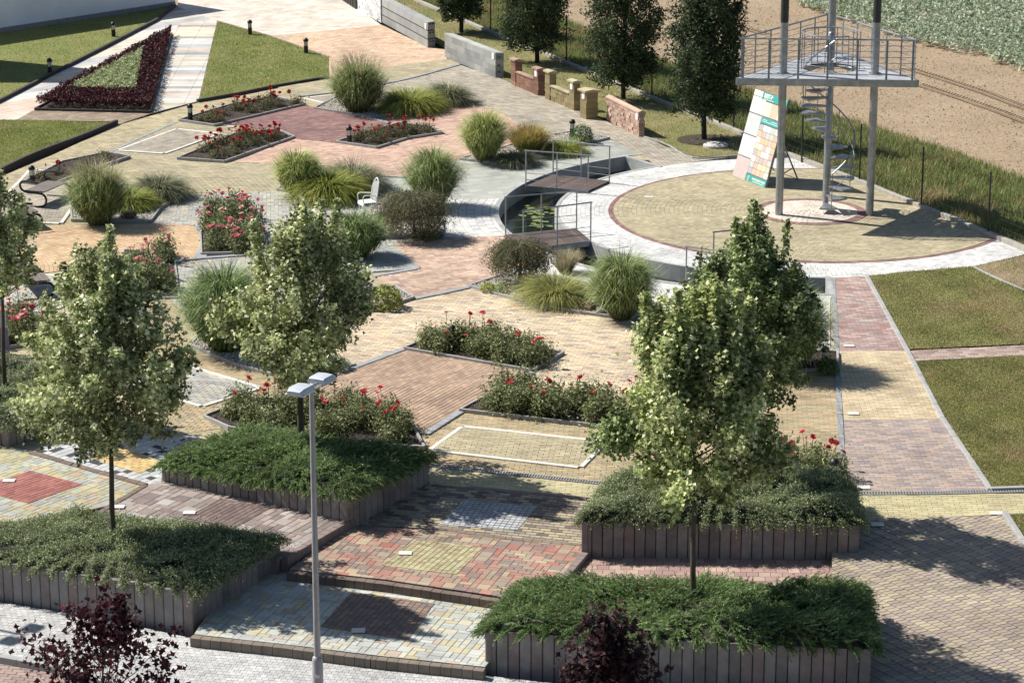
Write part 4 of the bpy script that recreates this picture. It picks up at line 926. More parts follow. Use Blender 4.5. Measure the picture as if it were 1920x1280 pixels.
def rose_bed(key, n, label, cols, sparse=False, blooms=3, scale=1.0, tall=.12, margin=.2, dmin=.42, bsize=1.0):
    poly = [p.xy.to_tuple() for p in GP(BEDS[key])]; group = 'rose bushes in one bed: '+label
    pts_ = sorted(inside_pts(poly, n, margin, dmin), key=lambda p: to_px((p[0], p[1], .2))[0])
    for ni, p in enumerate(pts_):
        me, sm = (BUSHS if sparse else BUSH)[rng.integers(3)]; rz = rng.uniform(0, 6.28); sc = scale*rng.uniform(.85, 1.15)
        root = thing('rose_bush', label+', '+(ORD[ni] if ni else 'leftmost')+(' from left' if ni else ' one'), 'rose bush', (p[0], p[1], .05), rz, 'rose bushes, '+key.replace('_', ' ')+' bed')
        for nm, m_ in (('foliage', me), ('stem', sm)):
            o = link(nm, m_, root); o.scale = (sc, sc, sc)
        st = MB()
        for k in range(rng.poisson(blooms)):
            a = rng.uniform(0, 6.28); r = rng.uniform(.02, .3)*sc; hb = ((.24 if sparse else .46)+rng.uniform(.02, tall+.1))*sc*(1-.4*(r/.36)**2)
            cl = rng.integers(1, 3)
            for c in range(cl):
                q = (r*math.cos(a)+rng.normal(0, .035)*(c > 0), r*math.sin(a)+rng.normal(0, .035)*(c > 0), hb+rng.normal(0, .02)*(c > 0))
                o = link('bloom', BLOOM, root); o.location = q; o.rotation_euler = (rng.normal(0, .5), rng.normal(0, .5), rng.uniform(0, 6)); s_ = bsize*rng.uniform(.65, 1.1); o.scale = (s_, s_, s_)
                col = np.array(cols[rng.integers(len(cols))])*rng.uniform(.85, 1.15); o.color = (*np.clip(col, 0, .9), 1)
                st.tube([(q[0]*.3, q[1]*.3, .02), (q[0]*.8, q[1]*.8, hb*.6), (q[0], q[1], q[2]-.005)], .005, 4)
        if st.V: st.build('flower_stalk', simple('rose_stem', (.06, .07, .03), .8), root)
RED = [(.42, .012, .02), (.34, .012, .018), (.5, .03, .025)]; CORAL = [(.66, .07, .08), (.58, .05, .07), (.7, .14, .12)]
PINK = [(.74, .26, .30), (.80, .44, .42), (.66, .13, .2), (.84, .60, .52)]
rose_bed('far_red', 19, 'sparse red rose in the farthest diamond bed beside a bollard', RED, True, 1.3, dmin=.26, tall=.14)
rose_bed('near_red', 20, 'sparse red rose in the diamond bed left of the dark red paving', RED, True, 2.4, dmin=.26, tall=.14)
rose_bed('bollard_red', 18, 'sparse red rose between the dark red and salmon paving', RED, True, 2.2, dmin=.26, tall=.18)
rose_bed('left_red', 7, 'sparse dark rose in the narrow bed behind the left bollard', RED, True, .6, dmin=.3)
rose_bed('pink', 17, 'pink rose bush at the end of the orange paving', PINK, False, 3.6, 1.1, dmin=.28, bsize=1.1, margin=.14, tall=.02)
rose_bed('tree_pink', 8, 'pink flowering rose bush behind the left variegated maple', PINK, False, 2.6, 1.15, dmin=.4)
rose_bed('left_pink', 9, 'pink rose bush before the black benches at left edge', PINK, False, 4.5, 1.0, dmin=.36, bsize=1.15)
rose_bed('middle', 18, 'coral rose bush in the bed amid the cream paving', CORAL, False, 1.2, 1.05, dmin=.3, margin=.2)
rose_bed('long', 22, 'coral rose bush in the long bed above the white oblong', CORAL, False, .5, 1.15, dmin=.3, margin=.2)
rose_bed('behind_juniper', 20, 'coral rose bush in the bed behind the juniper planter', CORAL, False, 1.8, 1.0, dmin=.34, margin=.2)
rose_bed('right_red', 6, 'coral rose bush behind the right planter beside the path', CORAL, False, 2.2, .95, dmin=.38, margin=.2)

# ------------------------------------------------------------------ raised planters
M_BOARD = [simple('palisade_concrete_'+n, c, .85, var=.35, scale=3, bmp=.5) for n, c in (('brown', (.24, .21, .195)), ('grey', (.27, .25, .24)), ('red', (.26, .205, .19)), ('dark', (.20, .18, .17)))]
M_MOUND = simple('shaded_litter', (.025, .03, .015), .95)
def planter(label, corners, bottom=-.8, back=()):
    P = [G(a, b, z) for a, b, z in corners]; cen = sum(P, Vector())/len(P)
    root = thing('raised_planter', label, 'planter', (cen.x, cen.y, 0)); A = sum((P[i-1].x*P[i].y-P[i].x*P[i-1].y) for i in range(len(P)))
    for i in range(len(P)):
        a, b = P[i-1], P[i]; d = (b-a).xy; L = d.length; n = max(1, round(L/.178)); u = d/L; nrm = Vector((u.y, -u.x))*(1 if A > 0 else -1)
        for k in range(n):
            t = (k+.5)/n; c = a.lerp(b, t); zt = c.z+rng.normal(0, .004); w = L/n-.012; r = MB(); c2 = c.xy-nrm*.05-cen.xy
            o = [(-w/2+.012, .05), (-w/2, .038), (-w/2, -.05), (w/2, -.05), (w/2, .038), (w/2-.012, .05)]
            th = math.atan2(-nrm.x, nrm.y)
            q = [(c2.x+x*math.cos(th)-y*math.sin(th), c2.y+x*math.sin(th)+y*math.cos(th)) for x, y in o]
            r.prism(q, bottom, zt); r.build('palisade_board', M_BOARD[rng.choice(4, p=[.35, .3, .15, .2])], root)
    s = MB(); s.prism([((p.x-cen.x)*(1-.14/(p-cen).length), (p.y-cen.y)*(1-.14/(p-cen).length)) for p in P], bottom+.1, min(p.z for p in P)-.06); s.build('soil_fill', M_EARTH, root)
    return P
def mound(P, z0, h, name, label, cols, kind, over=.10, n=4000, seed=0):
    """ground cover heaped over a planter and hanging over its rim"""
    ctr = np.array([sum(p.x for p in P)/len(P), sum(p.y for p in P)/len(P)]); B = []
    for i in range(len(P)):
        for t in np.linspace(0, 1, 18, endpoint=False): B.append([P[i-1].x*(1-t)+P[i].x*t, P[i-1].y*(1-t)+P[i].y*t, P[i-1].z*(1-t)+P[i].z*t])
    B = np.array(B); m = len(B)
    def surf(f, k):
        bxy = B[k, :2]; rimd = np.linalg.norm(bxy-ctr, axis=1); d = (bxy-ctr)/rimd[:, None]; dist = rimd*(1-f)
        xy = ctr+d*(rimd*f)[:, None]; z = B[k, 2]*f**2+z0*(1-f**2)+h*(1-np.exp(-(dist+.02)/.22))*(1+.8*wobble(xy[:, 0]*1.6, xy[:, 1]*1.6, 1, seed)+.25*wobble(xy[:, 0]*5, xy[:, 1]*5, 1, seed+3))
        return xy, z, d, dist
    root = thing(name, label, 'ground cover', (ctr[0], ctr[1], z0)); root['kind'] = 'stuff'
    off = np.array([ctr[0], ctr[1], z0]); V = []; rings = 9
    for r in range(rings):
        f = np.full(m, (1-r/rings)**.8*.995); xy, z, d, dist = surf(f, np.arange(m)); V.append(np.column_stack([xy, z-.06]))
    V = np.concatenate(V); F = [(r*m+k, r*m+(k+1) % m, (r+1)*m+(k+1) % m, (r+1)*m+k) for r in range(rings-1) for k in range(m)]; F.append(tuple((rings-1)*m+k for k in range(m)))
    o = link('twig_mass', np_mesh('twig_mass', V-off, F, M_MOUND), root); o['kind'] = 'stuff'
    f = np.sqrt(rng.uniform(0, 1, n))*(1.0+over*.5); k = rng.integers(0, m, n); f[: n//5] = rng.uniform(.93, 1.0+over*.35, n//5)
    xy, z, d, dist = surf(np.minimum(f, 1.0), k); xy = xy+d*np.maximum(0, f-1)[:, None]*1.2; Z = z-.03-np.maximum(0, f-1)*.6; base = np.column_stack([xy, Z])-off
    flow = wobble(xy[:, 0]*.9, xy[:, 1]*.9, 1, seed+5)*3.2; outaz = np.arctan2(d[:, 1], d[:, 0]); edge = np.exp(-np.maximum(dist, 0)/.25); az = np.where(rng.uniform(0, 1, n) < .25+.75*edge, outaz+rng.normal(0, .5, n), flow+rng.normal(0, .7, n))
    hole = (wobble(xy[:, 0]*2.3+4, xy[:, 1]*2.3, 1, seed+7) > .60) & (edge < .5); keep_ = ~hole; base, az, edge, xy = base[keep_], az[keep_], edge[keep_], xy[keep_]; n = len(base)
    s = Soup()
    if kind == 'juniper':
        L = rng.uniform(.12, .26, n)*np.where(rng.uniform(0, 1, n) < .06, 1.6, 1)*(1-.15*edge); e0 = np.radians(rng.uniform(20, 62, n)-25*edge); bend = np.radians(rng.uniform(10, 50, n)+28*edge); seg = 5
        c = pick(*cols, n)*(1+.35*wobble(xy[:, 0]*2, xy[:, 1]*2, 1, seed+9))[:, None]; br_ = rng.uniform(0, 1, n) < .05; c[br_] = (.14, .13, .07)
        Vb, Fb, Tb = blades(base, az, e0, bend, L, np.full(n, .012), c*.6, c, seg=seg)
        mid = Vb.reshape(n, seg+1, 2, 3).mean(2); pts = mid[:, 1:].reshape(-1, 3); dirs = unit((mid[:, 1:]-mid[:, :-1]).reshape(-1, 3)); cc = np.repeat(c, seg, 0)
        reps = 5; pts = np.repeat(pts, reps, 0)+np.repeat(dirs, reps, 0)*rng.uniform(-.02, .02, (len(pts)*reps, 1)); dd = unit(np.repeat(dirs, reps, 0)+rng.normal(0, .55, (len(pts), 3)))
        q = unit(np.cross(dd, rng.normal(0, 1, dd.shape))); Ln = rng.uniform(.03, .055, (len(pts), 1)); wn = .0055
        Vn = np.stack([pts-q*wn, pts+q*wn, pts+dd*Ln], 1).reshape(-1, 3); Fn = np.arange(len(Vn)).reshape(-1, 3); tip = np.repeat(cc, reps, 0)*(1+rng.normal(0, .16, (len(pts), 1)))
        o = link('needles', np_mesh('needles', Vn, Fn, M_LEAF, np.clip(1.3*tip, .004, .8)), root); o['kind'] = 'stuff'
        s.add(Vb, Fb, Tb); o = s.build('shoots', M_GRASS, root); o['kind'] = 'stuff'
    else:
        L = rng.uniform(.09, .19, n)*np.where(rng.uniform(0, 1, n) < .06, 1.9, 1); e0 = np.radians(rng.uniform(15, 75, n)-30*edge); bend = np.radians(rng.uniform(10, 70, n)+35*edge); seg = 5
        Vb, Fb, Tb = blades(base, az, e0, bend, L, np.full(n, .005), np.full((n, 3), .05), np.full((n, 3), .07), seg=seg)
        mid = Vb.reshape(n, seg+1, 2, 3).mean(2)[:, 1:].reshape(-1, 3); mid = np.repeat(mid, 2, 0); c = pick(*cols, len(mid))*(1+.3*wobble(mid[:, 0]*3, mid[:, 1]*3, 1, seed))[:, None]
        s2 = Soup(); s2.add(*leaves(mid+rng.normal(0, .012, mid.shape), .019, c, OVAL, None, .8)); o = s2.build('small_leaves', M_LEAF, root); o['kind'] = 'stuff'
        s.add(Vb, Fb, Tb); o = s.build('shoots', M_GRASS, root); o['kind'] = 'stuff'
JUN = ([(.13, .20, .07), (.18, .25, .09), (.08, .13, .05), (.28, .34, .18)], [3, 2, 2, 1.3])
COT = ([(.18, .22, .10), (.24, .28, .13), (.10, .135, .06), (.44, .46, .31)], [3, 2, 2, 1.5])
A_ = planter('brown palisade planter of cotoneaster at the lower left by the street', [(-200, 1021, .25), (360, 1111, .25), (526, 1009, .25), (140, 963, .25), (-200, 1020, .25)][0:4])
B_ = planter('brown palisade planter of juniper behind the street lamp', [(302, 875, .27), (651, 930, .48), (805, 859, .46), (470, 804, .45)])
C_ = planter('brown palisade planter of cotoneaster beside the straight path', [(1090, 979, .40), (1612, 985, .40), (1590, 908, .40), (1152, 902, .40)])
D_ = planter('brown palisade planter of juniper at the lower right', [(909, 1185, .21), (1634, 1218, .21), (1614, 1108, .21), (985, 1093, .21)])
F_ = planter('dark palisade planter at the left edge behind the checkered terrace', [(-200, 768, .40), (15, 800, .40), (205, 752, .40), (150, 700, .40), (-200, 660, .40)])
mound(A_, .25, .14, 'cotoneaster', 'small leaved cotoneaster carpet filling the lower left planter', COT, 'cotoneaster', n=14000, seed=1, over=.06)
mound(B_, .44, .17, 'creeping_juniper', 'green creeping juniper carpet spilling over the planter behind the street lamp', JUN, 'juniper', n=8500, seed=2, over=.03)
mound(C_, .40, .27, 'cotoneaster', 'grey green cotoneaster carpet filling the planter beside the straight path', COT, 'cotoneaster', n=13000, seed=3, over=.05)
mound(D_, .21, .20, 'creeping_juniper', 'green creeping juniper carpet filling the lower right planter', JUN, 'juniper', n=9500, seed=4, over=.06)
mound(F_, .40, .30, 'cotoneaster', 'dark cotoneaster carpet filling the planter at the left edge', COT, 'cotoneaster', n=8000, seed=5)

# ------------------------------------------------------------------ bedding, gravel, grass
def bedding(name, label, pts, z, h, cols, n, leaf, skip=None):
    poly = [p.xy.to_tuple() for p in GP(pts)]; A = np.array(poly); Q = rng.uniform(A.min(0), A.max(0), (n*4, 2)); m = pip(Q, poly)
    if skip: m &= ~pip(Q, [p.xy.to_tuple() for p in GP(skip)])
    Q = Q[m][:n]; P = np.column_stack([Q, z+h*(.35+.65*rng.uniform(0, 1, len(Q))**.5)*(1+.3*wobble(Q[:, 0]*7, Q[:, 1]*7))])
    s = Soup(); s.add(*leaves(P, leaf, pick(*cols, len(P)), OVAL, None, .7)); o = s.build(name, M_LEAF)
    tag(o, label, 'bedding plants', kind='stuff')
bedding('red_bedding', 'dark red leaved bedding plants edging the triangular bed', [(322, 66), (67, 206), (283, 212)], .04, .34, ([(.06, .013, .018), (.038, .011, .015), (.10, .018, .02), (.02, .012, .012)], [3, 3, 1, 2]), 26000, .05, skip=[(268, 112), (134, 183), (252, 186)])
bedding('green_bedding', 'pale green bedding plants in the middle of the triangular bed', [(270, 108), (130, 185), (255, 188)], .04, .36, ([(.38, .41, .23), (.28, .32, .16), (.16, .20, .09), (.50, .51, .34)], [3, 3, 2, 1]), 15000, .05)
def pebbles(key, n, r=.022):
    poly = [p.xy.to_tuple() for p in GP(BEDS[key])]; A = np.array(poly); Q = rng.uniform(A.min(0), A.max(0), (n*3, 2)); Q = Q[pip(Q, poly)][:n]; n = len(Q)
    o6 = np.array([(1, 0, 0), (0, 1, 0), (-1, 0, 0), (0, -1, 0), (0, 0, .7), (0, 0, -.7)]); s = rng.uniform(.6, 1.7, (n, 1, 3))*r; a = rng.uniform(0, 6.28, n)
    P = o6[None]*s; x = P[..., 0]*np.cos(a)[:, None]-P[..., 1]*np.sin(a)[:, None]; y = P[..., 0]*np.sin(a)[:, None]+P[..., 1]*np.cos(a)[:, None]
    V = np.stack([x+Q[:, :1], y+Q[:, 1:], P[..., 2]+.052+rng.uniform(0, .012, (n, 1))], 2).reshape(-1, 3); b = (np.arange(n)*6)[:, None]
    F = np.concatenate([b+np.array(f) for f in ((0, 1, 4), (1, 2, 4), (2, 3, 4), (3, 0, 4), (1, 0, 5), (2, 1, 5), (3, 2, 5), (0, 3, 5))]); t = pick([(.62, .58, .5), (.5, .47, .42), (.7, .68, .62), (.36, .3, .25), (.45, .36, .3)], [3, 3, 2, 1, 1], n)*rng.uniform(.8, 1.15, (n, 1))
    o = link('pebbles', np_mesh('pebbles', V, F, M_STONE, np.tile(t, (8, 1)))); tag(o, 'loose pale pebbles covering the '+key.replace('_', ' ')+' bed', 'gravel', kind='stuff')
for k, n in (('gravel', 5200), ('gravel_left', 4200), ('weeping', 1400), ('grass_left', 2600), ('grass_far', 2200), ('grass_pond', 2400), ('hosta', 900), ('grass_mid', 1200)): pebbles(k, n)
def chips(key, n):
    poly = [p.xy.to_tuple() for p in GP(BEDS[key])]; A = np.array(poly); Q = rng.uniform(A.min(0), A.max(0), (n*3, 2)); Q = Q[pip(Q, poly)][:n]
    s = Soup(); s.add(*leaves(np.column_stack([Q, np.full(len(Q), .055)+rng.uniform(0, .015, len(Q))]), .028, pick([(.07, .045, .03), (.12, .08, .055), (.035, .025, .02), (.2, .15, .1)], [3, 2, 3, 1], len(Q)), OVAL, None, 2.2)); o = s.build('bark_chips', M_LEAF); tag(o, 'brown bark chips mulching the '+key.replace('_', ' ')+' bed', 'mulch', kind='stuff')
for k in SOIL_BEDS: chips(k, 1100)
def boulder(label, px, py, s, col):
    b = G(px, py, .05); me = bpy.data.meshes.new('boulder'); bm = bmesh.new(); bmesh.ops.create_icosphere(bm, subdivisions=3, radius=1)
    for v in bm.verts:
        n = 1+.22*math.sin(v.co.x*3+px)+.15*math.sin(v.co.y*5+py)+.08*math.sin(v.co.z*9); v.co = Vector((v.co.x*n*s[0], v.co.y*n*s[1], v.co.z*n*s[2]+s[2]*.5))
    bm.to_mesh(me); bm.free(); me.materials.append(simple('boulder_'+str(px), col, .85, var=.4, scale=8, bmp=1)); o = link('boulder', me); o.location = b; tag(o, label, 'stone')
boulder('flat brown boulder lying on pebbles under the plumed grass at the left', 240, 408, (.24, .18, .10), (.10, .07, .045))
boulder('rust brown boulder on the gravel bed between two grasses', 1100, 580, (.18, .15, .12), (.15, .09, .06))
boulder('grey boulder at the end of the gravel bed behind the rust brown boulder', 1128, 588, (.12, .1, .07), (.25, .24, .22))
boulder('small pale boulder on pebbles left of the weeping tree', 712, 446, (.1, .08, .06), (.4, .38, .34))

def turf(name, label, poly, z, n, h, cols, w=.012, dry_at=.45):
    A = np.array(poly); lo = np.maximum(A.min(0), [-30, 30]); hi = np.minimum(A.max(0), [40, 125]); out = []; tot = 0
    while tot < n:
        Q = rng.uniform(lo, hi, (n*2, 2)); Q = Q[pip(Q, poly)]
        d = Q[:, 1]*math.cos(TH)+H*math.sin(TH); u = Q[:, 1]*math.sin(TH)-H*math.cos(TH); X = 960+FL*Q[:, 0]/d; Y = 640-FL*u/d; Q = Q[(X > -80) & (X < 2000) & (Y > -60) & (Y < 1340)]
        if len(Q) == 0: return
        out.append(Q); tot += len(Q)
    Q = np.concatenate(out)[:n]; zz = np.array([z(x, y)+.03 for x, y in Q]) if callable(z) else np.full(n, z)
    az = rng.uniform(0, 6.28, n); hh = h*rng.uniform(.5, 1.4, n); c = pick(*cols, n)*(1+.22*wobble(Q[:, 0]*1.1, Q[:, 1]*1.1, 1, 2))[:, None]
    dry = (wobble(Q[:, 0]*.7, Q[:, 1]*.45, 1, 4)+.5*wobble(Q[:, 0]*2.3, Q[:, 1]*1.4, 1, 6)+rng.normal(0, .25, n)) > dry_at; c[dry] = pick([(.36, .29, .15), (.44, .36, .2), (.30, .20, .10)], [3, 2, 1], dry.sum()); c = c*(1+.07*np.sign(np.sin(Q[:, 0]*4.2+Q[:, 1]*1.9)))[:, None]; hh = hh*(1+.4*wobble(Q[:, 0]*2, Q[:, 1]*1.3, 1, 8))
    B = np.column_stack([Q, zz]); sd = np.column_stack([-np.sin(az), np.cos(az), np.zeros(n)])*w/2; tip = B+np.column_stack([np.cos(az)*hh*.5, np.sin(az)*hh*.5, hh])
    V = np.stack([B-sd, B+sd, tip], 1).reshape(-1, 3); o = link(name, np_mesh(name, V, np.arange(3*n).reshape(n, 3), M_GRASS, np.clip(c, .01, .8))); tag(o, label, 'grass', kind='stuff')
LG = ([(.20, .24, .05), (.25, .28, .07), (.31, .29, .10), (.15, .20, .045)], [3, 3, 1, 2]); LD = ([(.22, .27, .07), (.30, .30, .11), (.42, .35, .19), (.16, .21, .06), (.38, .25, .12)], [3, 3, 2, 2, 1]); LV = ([(.18, .25, .07), (.25, .30, .10), (.36, .32, .16), (.10, .14, .04), (.34, .20, .11)], [3, 3, 2, 2, .8])
names = ['short green lawn at the left below the slab walk', 'short green lawn between the slab walk and the orange paving', 'short lawn in the shade of the white wall', 'dry mown lawn right of the pink path', 'dry mown lawn right of the yellow and lilac path', 'parched grass under the hornbeams', 'mown grass at the lower right corner']
cnt = [36000, 34000, 26000, 75000, 75000, 44000, 9000]
for (nm, poly, zz, m), lb, n in zip(LAWN_POLYS, names, cnt): turf('grass_blades', lb, poly, zz if callable(zz) else .02, n, .035, LG if m is M_LAWN else LD, dry_at=.75 if m is M_LAWN else .40)
turf('verge_weeds', 'tall unmown grass and weeds along the outside of the wire fence', LAWN_POLYS[7][1], 0.0, 95000, .19, LV, w=.022, dry_at=.55)
# ------------------------------------------------------------------ metals and paints
M_GALV = simple('galvanised_steel', (.36, .38, .40), .42, .75, var=.35, scale=5, bmp=.2)
M_GALVD = simple('galvanised_tread', (.26, .28, .30), .5, .7, var=.35, scale=5)
M_DARKST = simple('dark_painted_steel', (.035, .045, .04), .5, .2)
M_BLACK = simple('black_painted_metal', (.012, .012, .013), .45, .1)
M_WHITEP = simple('white_painted_metal', (.78, .78, .76), .4, var=.06)
M_LAMP = simple('lamp_housing_grey', (.52, .56, .60), .4, .2, var=.1)
M_LENS = simple('frosted_lens', (.55, .54, .48), .3, var=.05)
M_POLEG = simple('lamp_pole_grey', (.40, .41, .42), .5, .4, var=.2)

# ------------------------------------------------------------------ bollard lights
def bollard(px, py, label, z=.0):
    b = G(px, py, z); r = thing('bollard_light', label, 'bollard light', b, 0, 'bollard lights')
    MB().lathe((0, 0, 0), [(.085, 0), (.085, .02), (.074, .025), (.074, .27)], 16).build('base_post', M_BLACK, r, smooth=True)
    MB().lathe((0, 0, .27), [(.066, 0), (.066, .15)], 16).build('lens', M_LENS, r, smooth=True)
    MB().lathe((0, 0, .42), [(.088, 0), (.092, .02), (.085, .06), (.062, .098), (.03, .118), (.004, .124)], 16).build('dome_cap', M_BLACK, r, smooth=True)
    for k in range(4): MB().tube([(.07*math.cos(k*math.pi/2+.6), .07*math.sin(k*math.pi/2+.6), .26), (.07*math.cos(k*math.pi/2+.6), .07*math.sin(k*math.pi/2+.6), .43)], .005, 5).build('guard_rod', M_BLACK, r)
for a in [(213, 70, 'bollard light on the shaded lawn by the white wall'), (469, 66, 'bollard light at the top of the lawn beside the cream paving'), (574, 101, 'bollard light where the lawn meets the orange paving'),
          (357, 228, 'bollard light at the left tip of the farthest red rose bed'), (655, 271, 'bollard light in the rose bed between the dark red and salmon paving', ), (61, 347, 'bollard light at the left edge near the black benches'),
          (848, 655, 'bollard light in the middle coral rose bed on the cream paving'), (1546, 695, 'bollard light beside the pink and yellow path'), (1563, 912, 'bollard light among roses behind the right cotoneaster planter'),
          (1073, 258, 'bollard light half hidden behind the round box shrub'), (94, 140, 'bollard light in deep shade at the upper left lawn')]: bollard(*a)

# ------------------------------------------------------------------ street lamps
def street_lamp(base, top, label):
    r = thing('street_lamp', label, 'street lamp', base)
    MB().lathe((0, 0, 0), [(.15, 0), (.15, .02), (.078, .03), (.078, 1.42), (.066, 1.47), (.045, 1.49)], 20).build('pole_sleeve', M_POLEG, r, smooth=True)
    m = MB(); m.box((-.03, -.077, .75), (.07, .012, .34)); m.build('access_door', M_LAMP, r); m = MB(); m.box((.0, -.08, 1.2), (.06, .006, .05)); m.build('number_sticker', M_WHITEP, r)
    for k in range(4): m = MB(); m.lathe((.12*math.cos(k*1.571+.78), .12*math.sin(k*1.571+.78), .02), [(.014, 0), (.014, .02)], 6); m.build('anchor_bolt', M_DARKST, r)
    MB().lathe((0, 0, 0), [(.05, 1.45), (.034, top)], 16).build('pole', M_POLEG, r, smooth=True)
    a = Vector((.28, .56, 0)).normalized(); s = Vector((a.y, -a.x, 0)); f = MB(); z = top+.02
    for k in (-1, 1): f.tube([s*.055*k-a*.36+Vector((0, 0, z)), s*.085*k+Vector((0, 0, z+.01)), s*.055*k+a*.36+Vector((0, 0, z))], .012, 6)
    for q in (-.2, 0, .2): f.tube([a*q-s*.08+Vector((0, 0, z)), a*q+s*.08+Vector((0, 0, z))], .01, 6)
    f.tube([(0, 0, z-.1), (0, 0, z+.05)], .03, 10); f.build('bracket', M_LAMP, r)
    for sg in (-1, 1):
        M = Matrix((a*sg, Vector((0, 0, 1)).cross(a*sg), (0, 0, 1))).transposed(); h = MB(); c = a*sg*.30+Vector((0, 0, z+.015))
        sec = [(-.14, .0), (-.14, .05), (-.115, .085), (0, .093), (.115, .085), (.14, .05), (.14, .0)]; V = []
        for x, k in ((-.17, .8), (-.14, 1), (.09, 1), (.17, .62)): V += [c+M @ Vector((x, y*(1 if x < .15 else .8), zz*k)) for y, zz in sec]
        n = 7; F = [(i*n+j, i*n+j+1, (i+1)*n+j+1, (i+1)*n+j) for i in range(3) for j in range(n-1)]+[tuple(range(n))[::-1], tuple(3*n+j for j in range(n))]+[(i*n, (i+1)*n, (i+1)*n+n-1, i*n+n-1) for i in range(3)]
        h.add(V, F); hd = h.build('lamp_head', M_LAMP, r, smooth=True)
        g = MB(); g.box(c+Vector((0, 0, -.012)), (.27, .23, .022), M=M); g.build('diffuser', M_LENS, hd)
        g = MB(); g.box(c+Vector((0, 0, .0)), (.33, .29, .014), M=M); g.build('rim', M_WHITEP, hd)
        g = MB(); g.box(c+M @ Vector((-.195, 0, .01)), (.03, .05, .03), M=M); g.build('latch', M_POLEG, hd)
lb = G(599, 1408, Z_ST); street_lamp(lb, top_z(lb, 729)-Z_ST, 'grey street lamp with two heads standing in the foreground')
sh = G(52, 1180, Z_ST); lz = top_z(lb, 729)-Z_ST; street_lamp(Vector((sh.x-lz*.9/1.02-.1, sh.y+lz*.43/1.02-.2, Z_ST)), lz, 'street lamp beyond the left edge whose head casts its shadow on the pale street paving')

# ------------------------------------------------------------------ lookout tower with spiral stair
c1, c2 = G(1460.5, 405), G(1630, 405); cm = G(1547.5, 392.5); ZD = top_z(c1, 138)
fl, fr, ap = G(1381, 147, ZD), G(1722, 151, ZD), G(1553, 96, ZD)
tw = thing('lookout_tower', 'grey steel lookout tower with triangular platform and spiral stair', 'tower', (cm.x, cm.y, 0)); O = Vector((cm.x, cm.y, 0)); L_ = lambda v: Vector(v)-O
c3 = Vector((0, ap.y-1.0, 0)); _d = lambda y: y*math.cos(TH)+(H-2.4)*math.sin(TH); c3.x = cm.x*_d(c3.y)/_d(cm.y)+.02
for i, c in enumerate((c1, c2, c3)):
    q = L_(c); zt = top_z(c, 42) if i < 2 else 6.6
    MB().lathe(q, [(.16, 0), (.16, .015), (.1, .016), (.1, zt)], 20).build('column', M_GALV, tw, smooth=True)
    MB().lathe(q+Vector((0, 0, ZD)), [(.15, .002), (.15, .018), (.104, .02)], 20).build('column_collar', M_GALVD, tw)
    for k in range(4): MB().lathe(q+Vector((.135*math.cos(k*1.571+.4), .135*math.sin(k*1.571+.4), .015)), [(.014, 0), (.014, .02)], 6).build('anchor_bolt', M_DARKST, tw)
    if i < 2: MB().lathe(q, [(.103, zt), (.103, 7.6)], 20).build('upper_column', M_DARKST, tw, smooth=True)
deck = MB(); cen = (fl+fr+ap)/3; ZB = ZD-.17
# deck: triangle with a round stair opening
ro = .70; hole = [(cm.x+ro*math.cos(a), cm.y+ro*math.sin(a)) for a in np.linspace(0, 2*math.pi, 28, endpoint=False)]
apt = [ap+Vector((-.35, -.28, 0)), ap+Vector((.35, -.28, 0))]
tri = [fl, fr, apt[1], ap+Vector((0, -.05, 0)), apt[0]]
M_DECKP = simple('galvanised_deck_plate', (.50, .52, .54), .5, .35, var=.25, scale=2)
for zz, nm in ((ZD, 'deck_plate'), (ZD-.012, 'deck_underside')):
    o = sheet(nm, [L_(v).xy for v in tri], zz, M_DECKP if zz == ZD else M_GALVD, tw, holes=[[(x-O.x, y-O.y) for x, y in hole]])
for i in range(len(tri)):
    a, b = L_(tri[i-1]), L_(tri[i]); d = (b-a).normalized(); n = 3 if (b-a).length > 2 else 1
    for k in range(n):
        p, q = a.lerp(b, k/n)+d*.003, a.lerp(b, (k+1)/n)-d*.003; r = MB(); m = (p+q)/2; r.box((m.x, m.y, ZD-.085), ((q-p).length, .05, .176), math.atan2(d.y, d.x)); r.build('edge_beam', M_GALV, tw)
for (a, b) in ((c1, c3), (c2, c3), (c1, c2)):
    r = MB(); a_, b_ = L_(a), L_(b); r.box(((a_.x+b_.x)/2, (a_.y+b_.y)/2, ZD-.09), ((b_-a_).length, .07, .13), math.atan2(b_.y-a_.y, b_.x-a_.x)); r.build('floor_beam', M_GALVD, tw)
r = MB(); r.tube([(x-O.x, y-O.y, ZD-.06) for x, y in hole], .03, 6, closed=True); r.build('opening_rim', M_GALVD, tw)
tips = [L_(v) for v in (fl, fr, ap)]; ctr = sum(tips, Vector())/3
ins = [t.lerp(ctr, .03) for t in tips]
for i in range(3):
    a, b = ins[i-1], ins[i]; d = (b-a).normalized(); rz = math.atan2(d.y, d.x)
    n = 7
    for k in range(n):
        p = a.lerp(b, (k+.12)/(n-1) if k == 0 else (k/(n-1) if k < n-1 else (n-1.12)/(n-1))); m = MB(); m.box((p.x, p.y, ZD+.49), (.05, .014, .98), rz); m.build('railing_post', M_GALVD, tw)
    m = MB(); m.tube([(a.x, a.y, ZD+.99), (b.x, b.y, ZD+.99)], .022, 8); m.build('top_rail', M_GALV, tw)
    for j in range(6):
        m = MB(); m.tube([(a.x, a.y, ZD+.12+.145*j), (b.x, b.y, ZD+.12+.145*j)], .009, 5); m.build('railing_bar', M_GALV, tw)
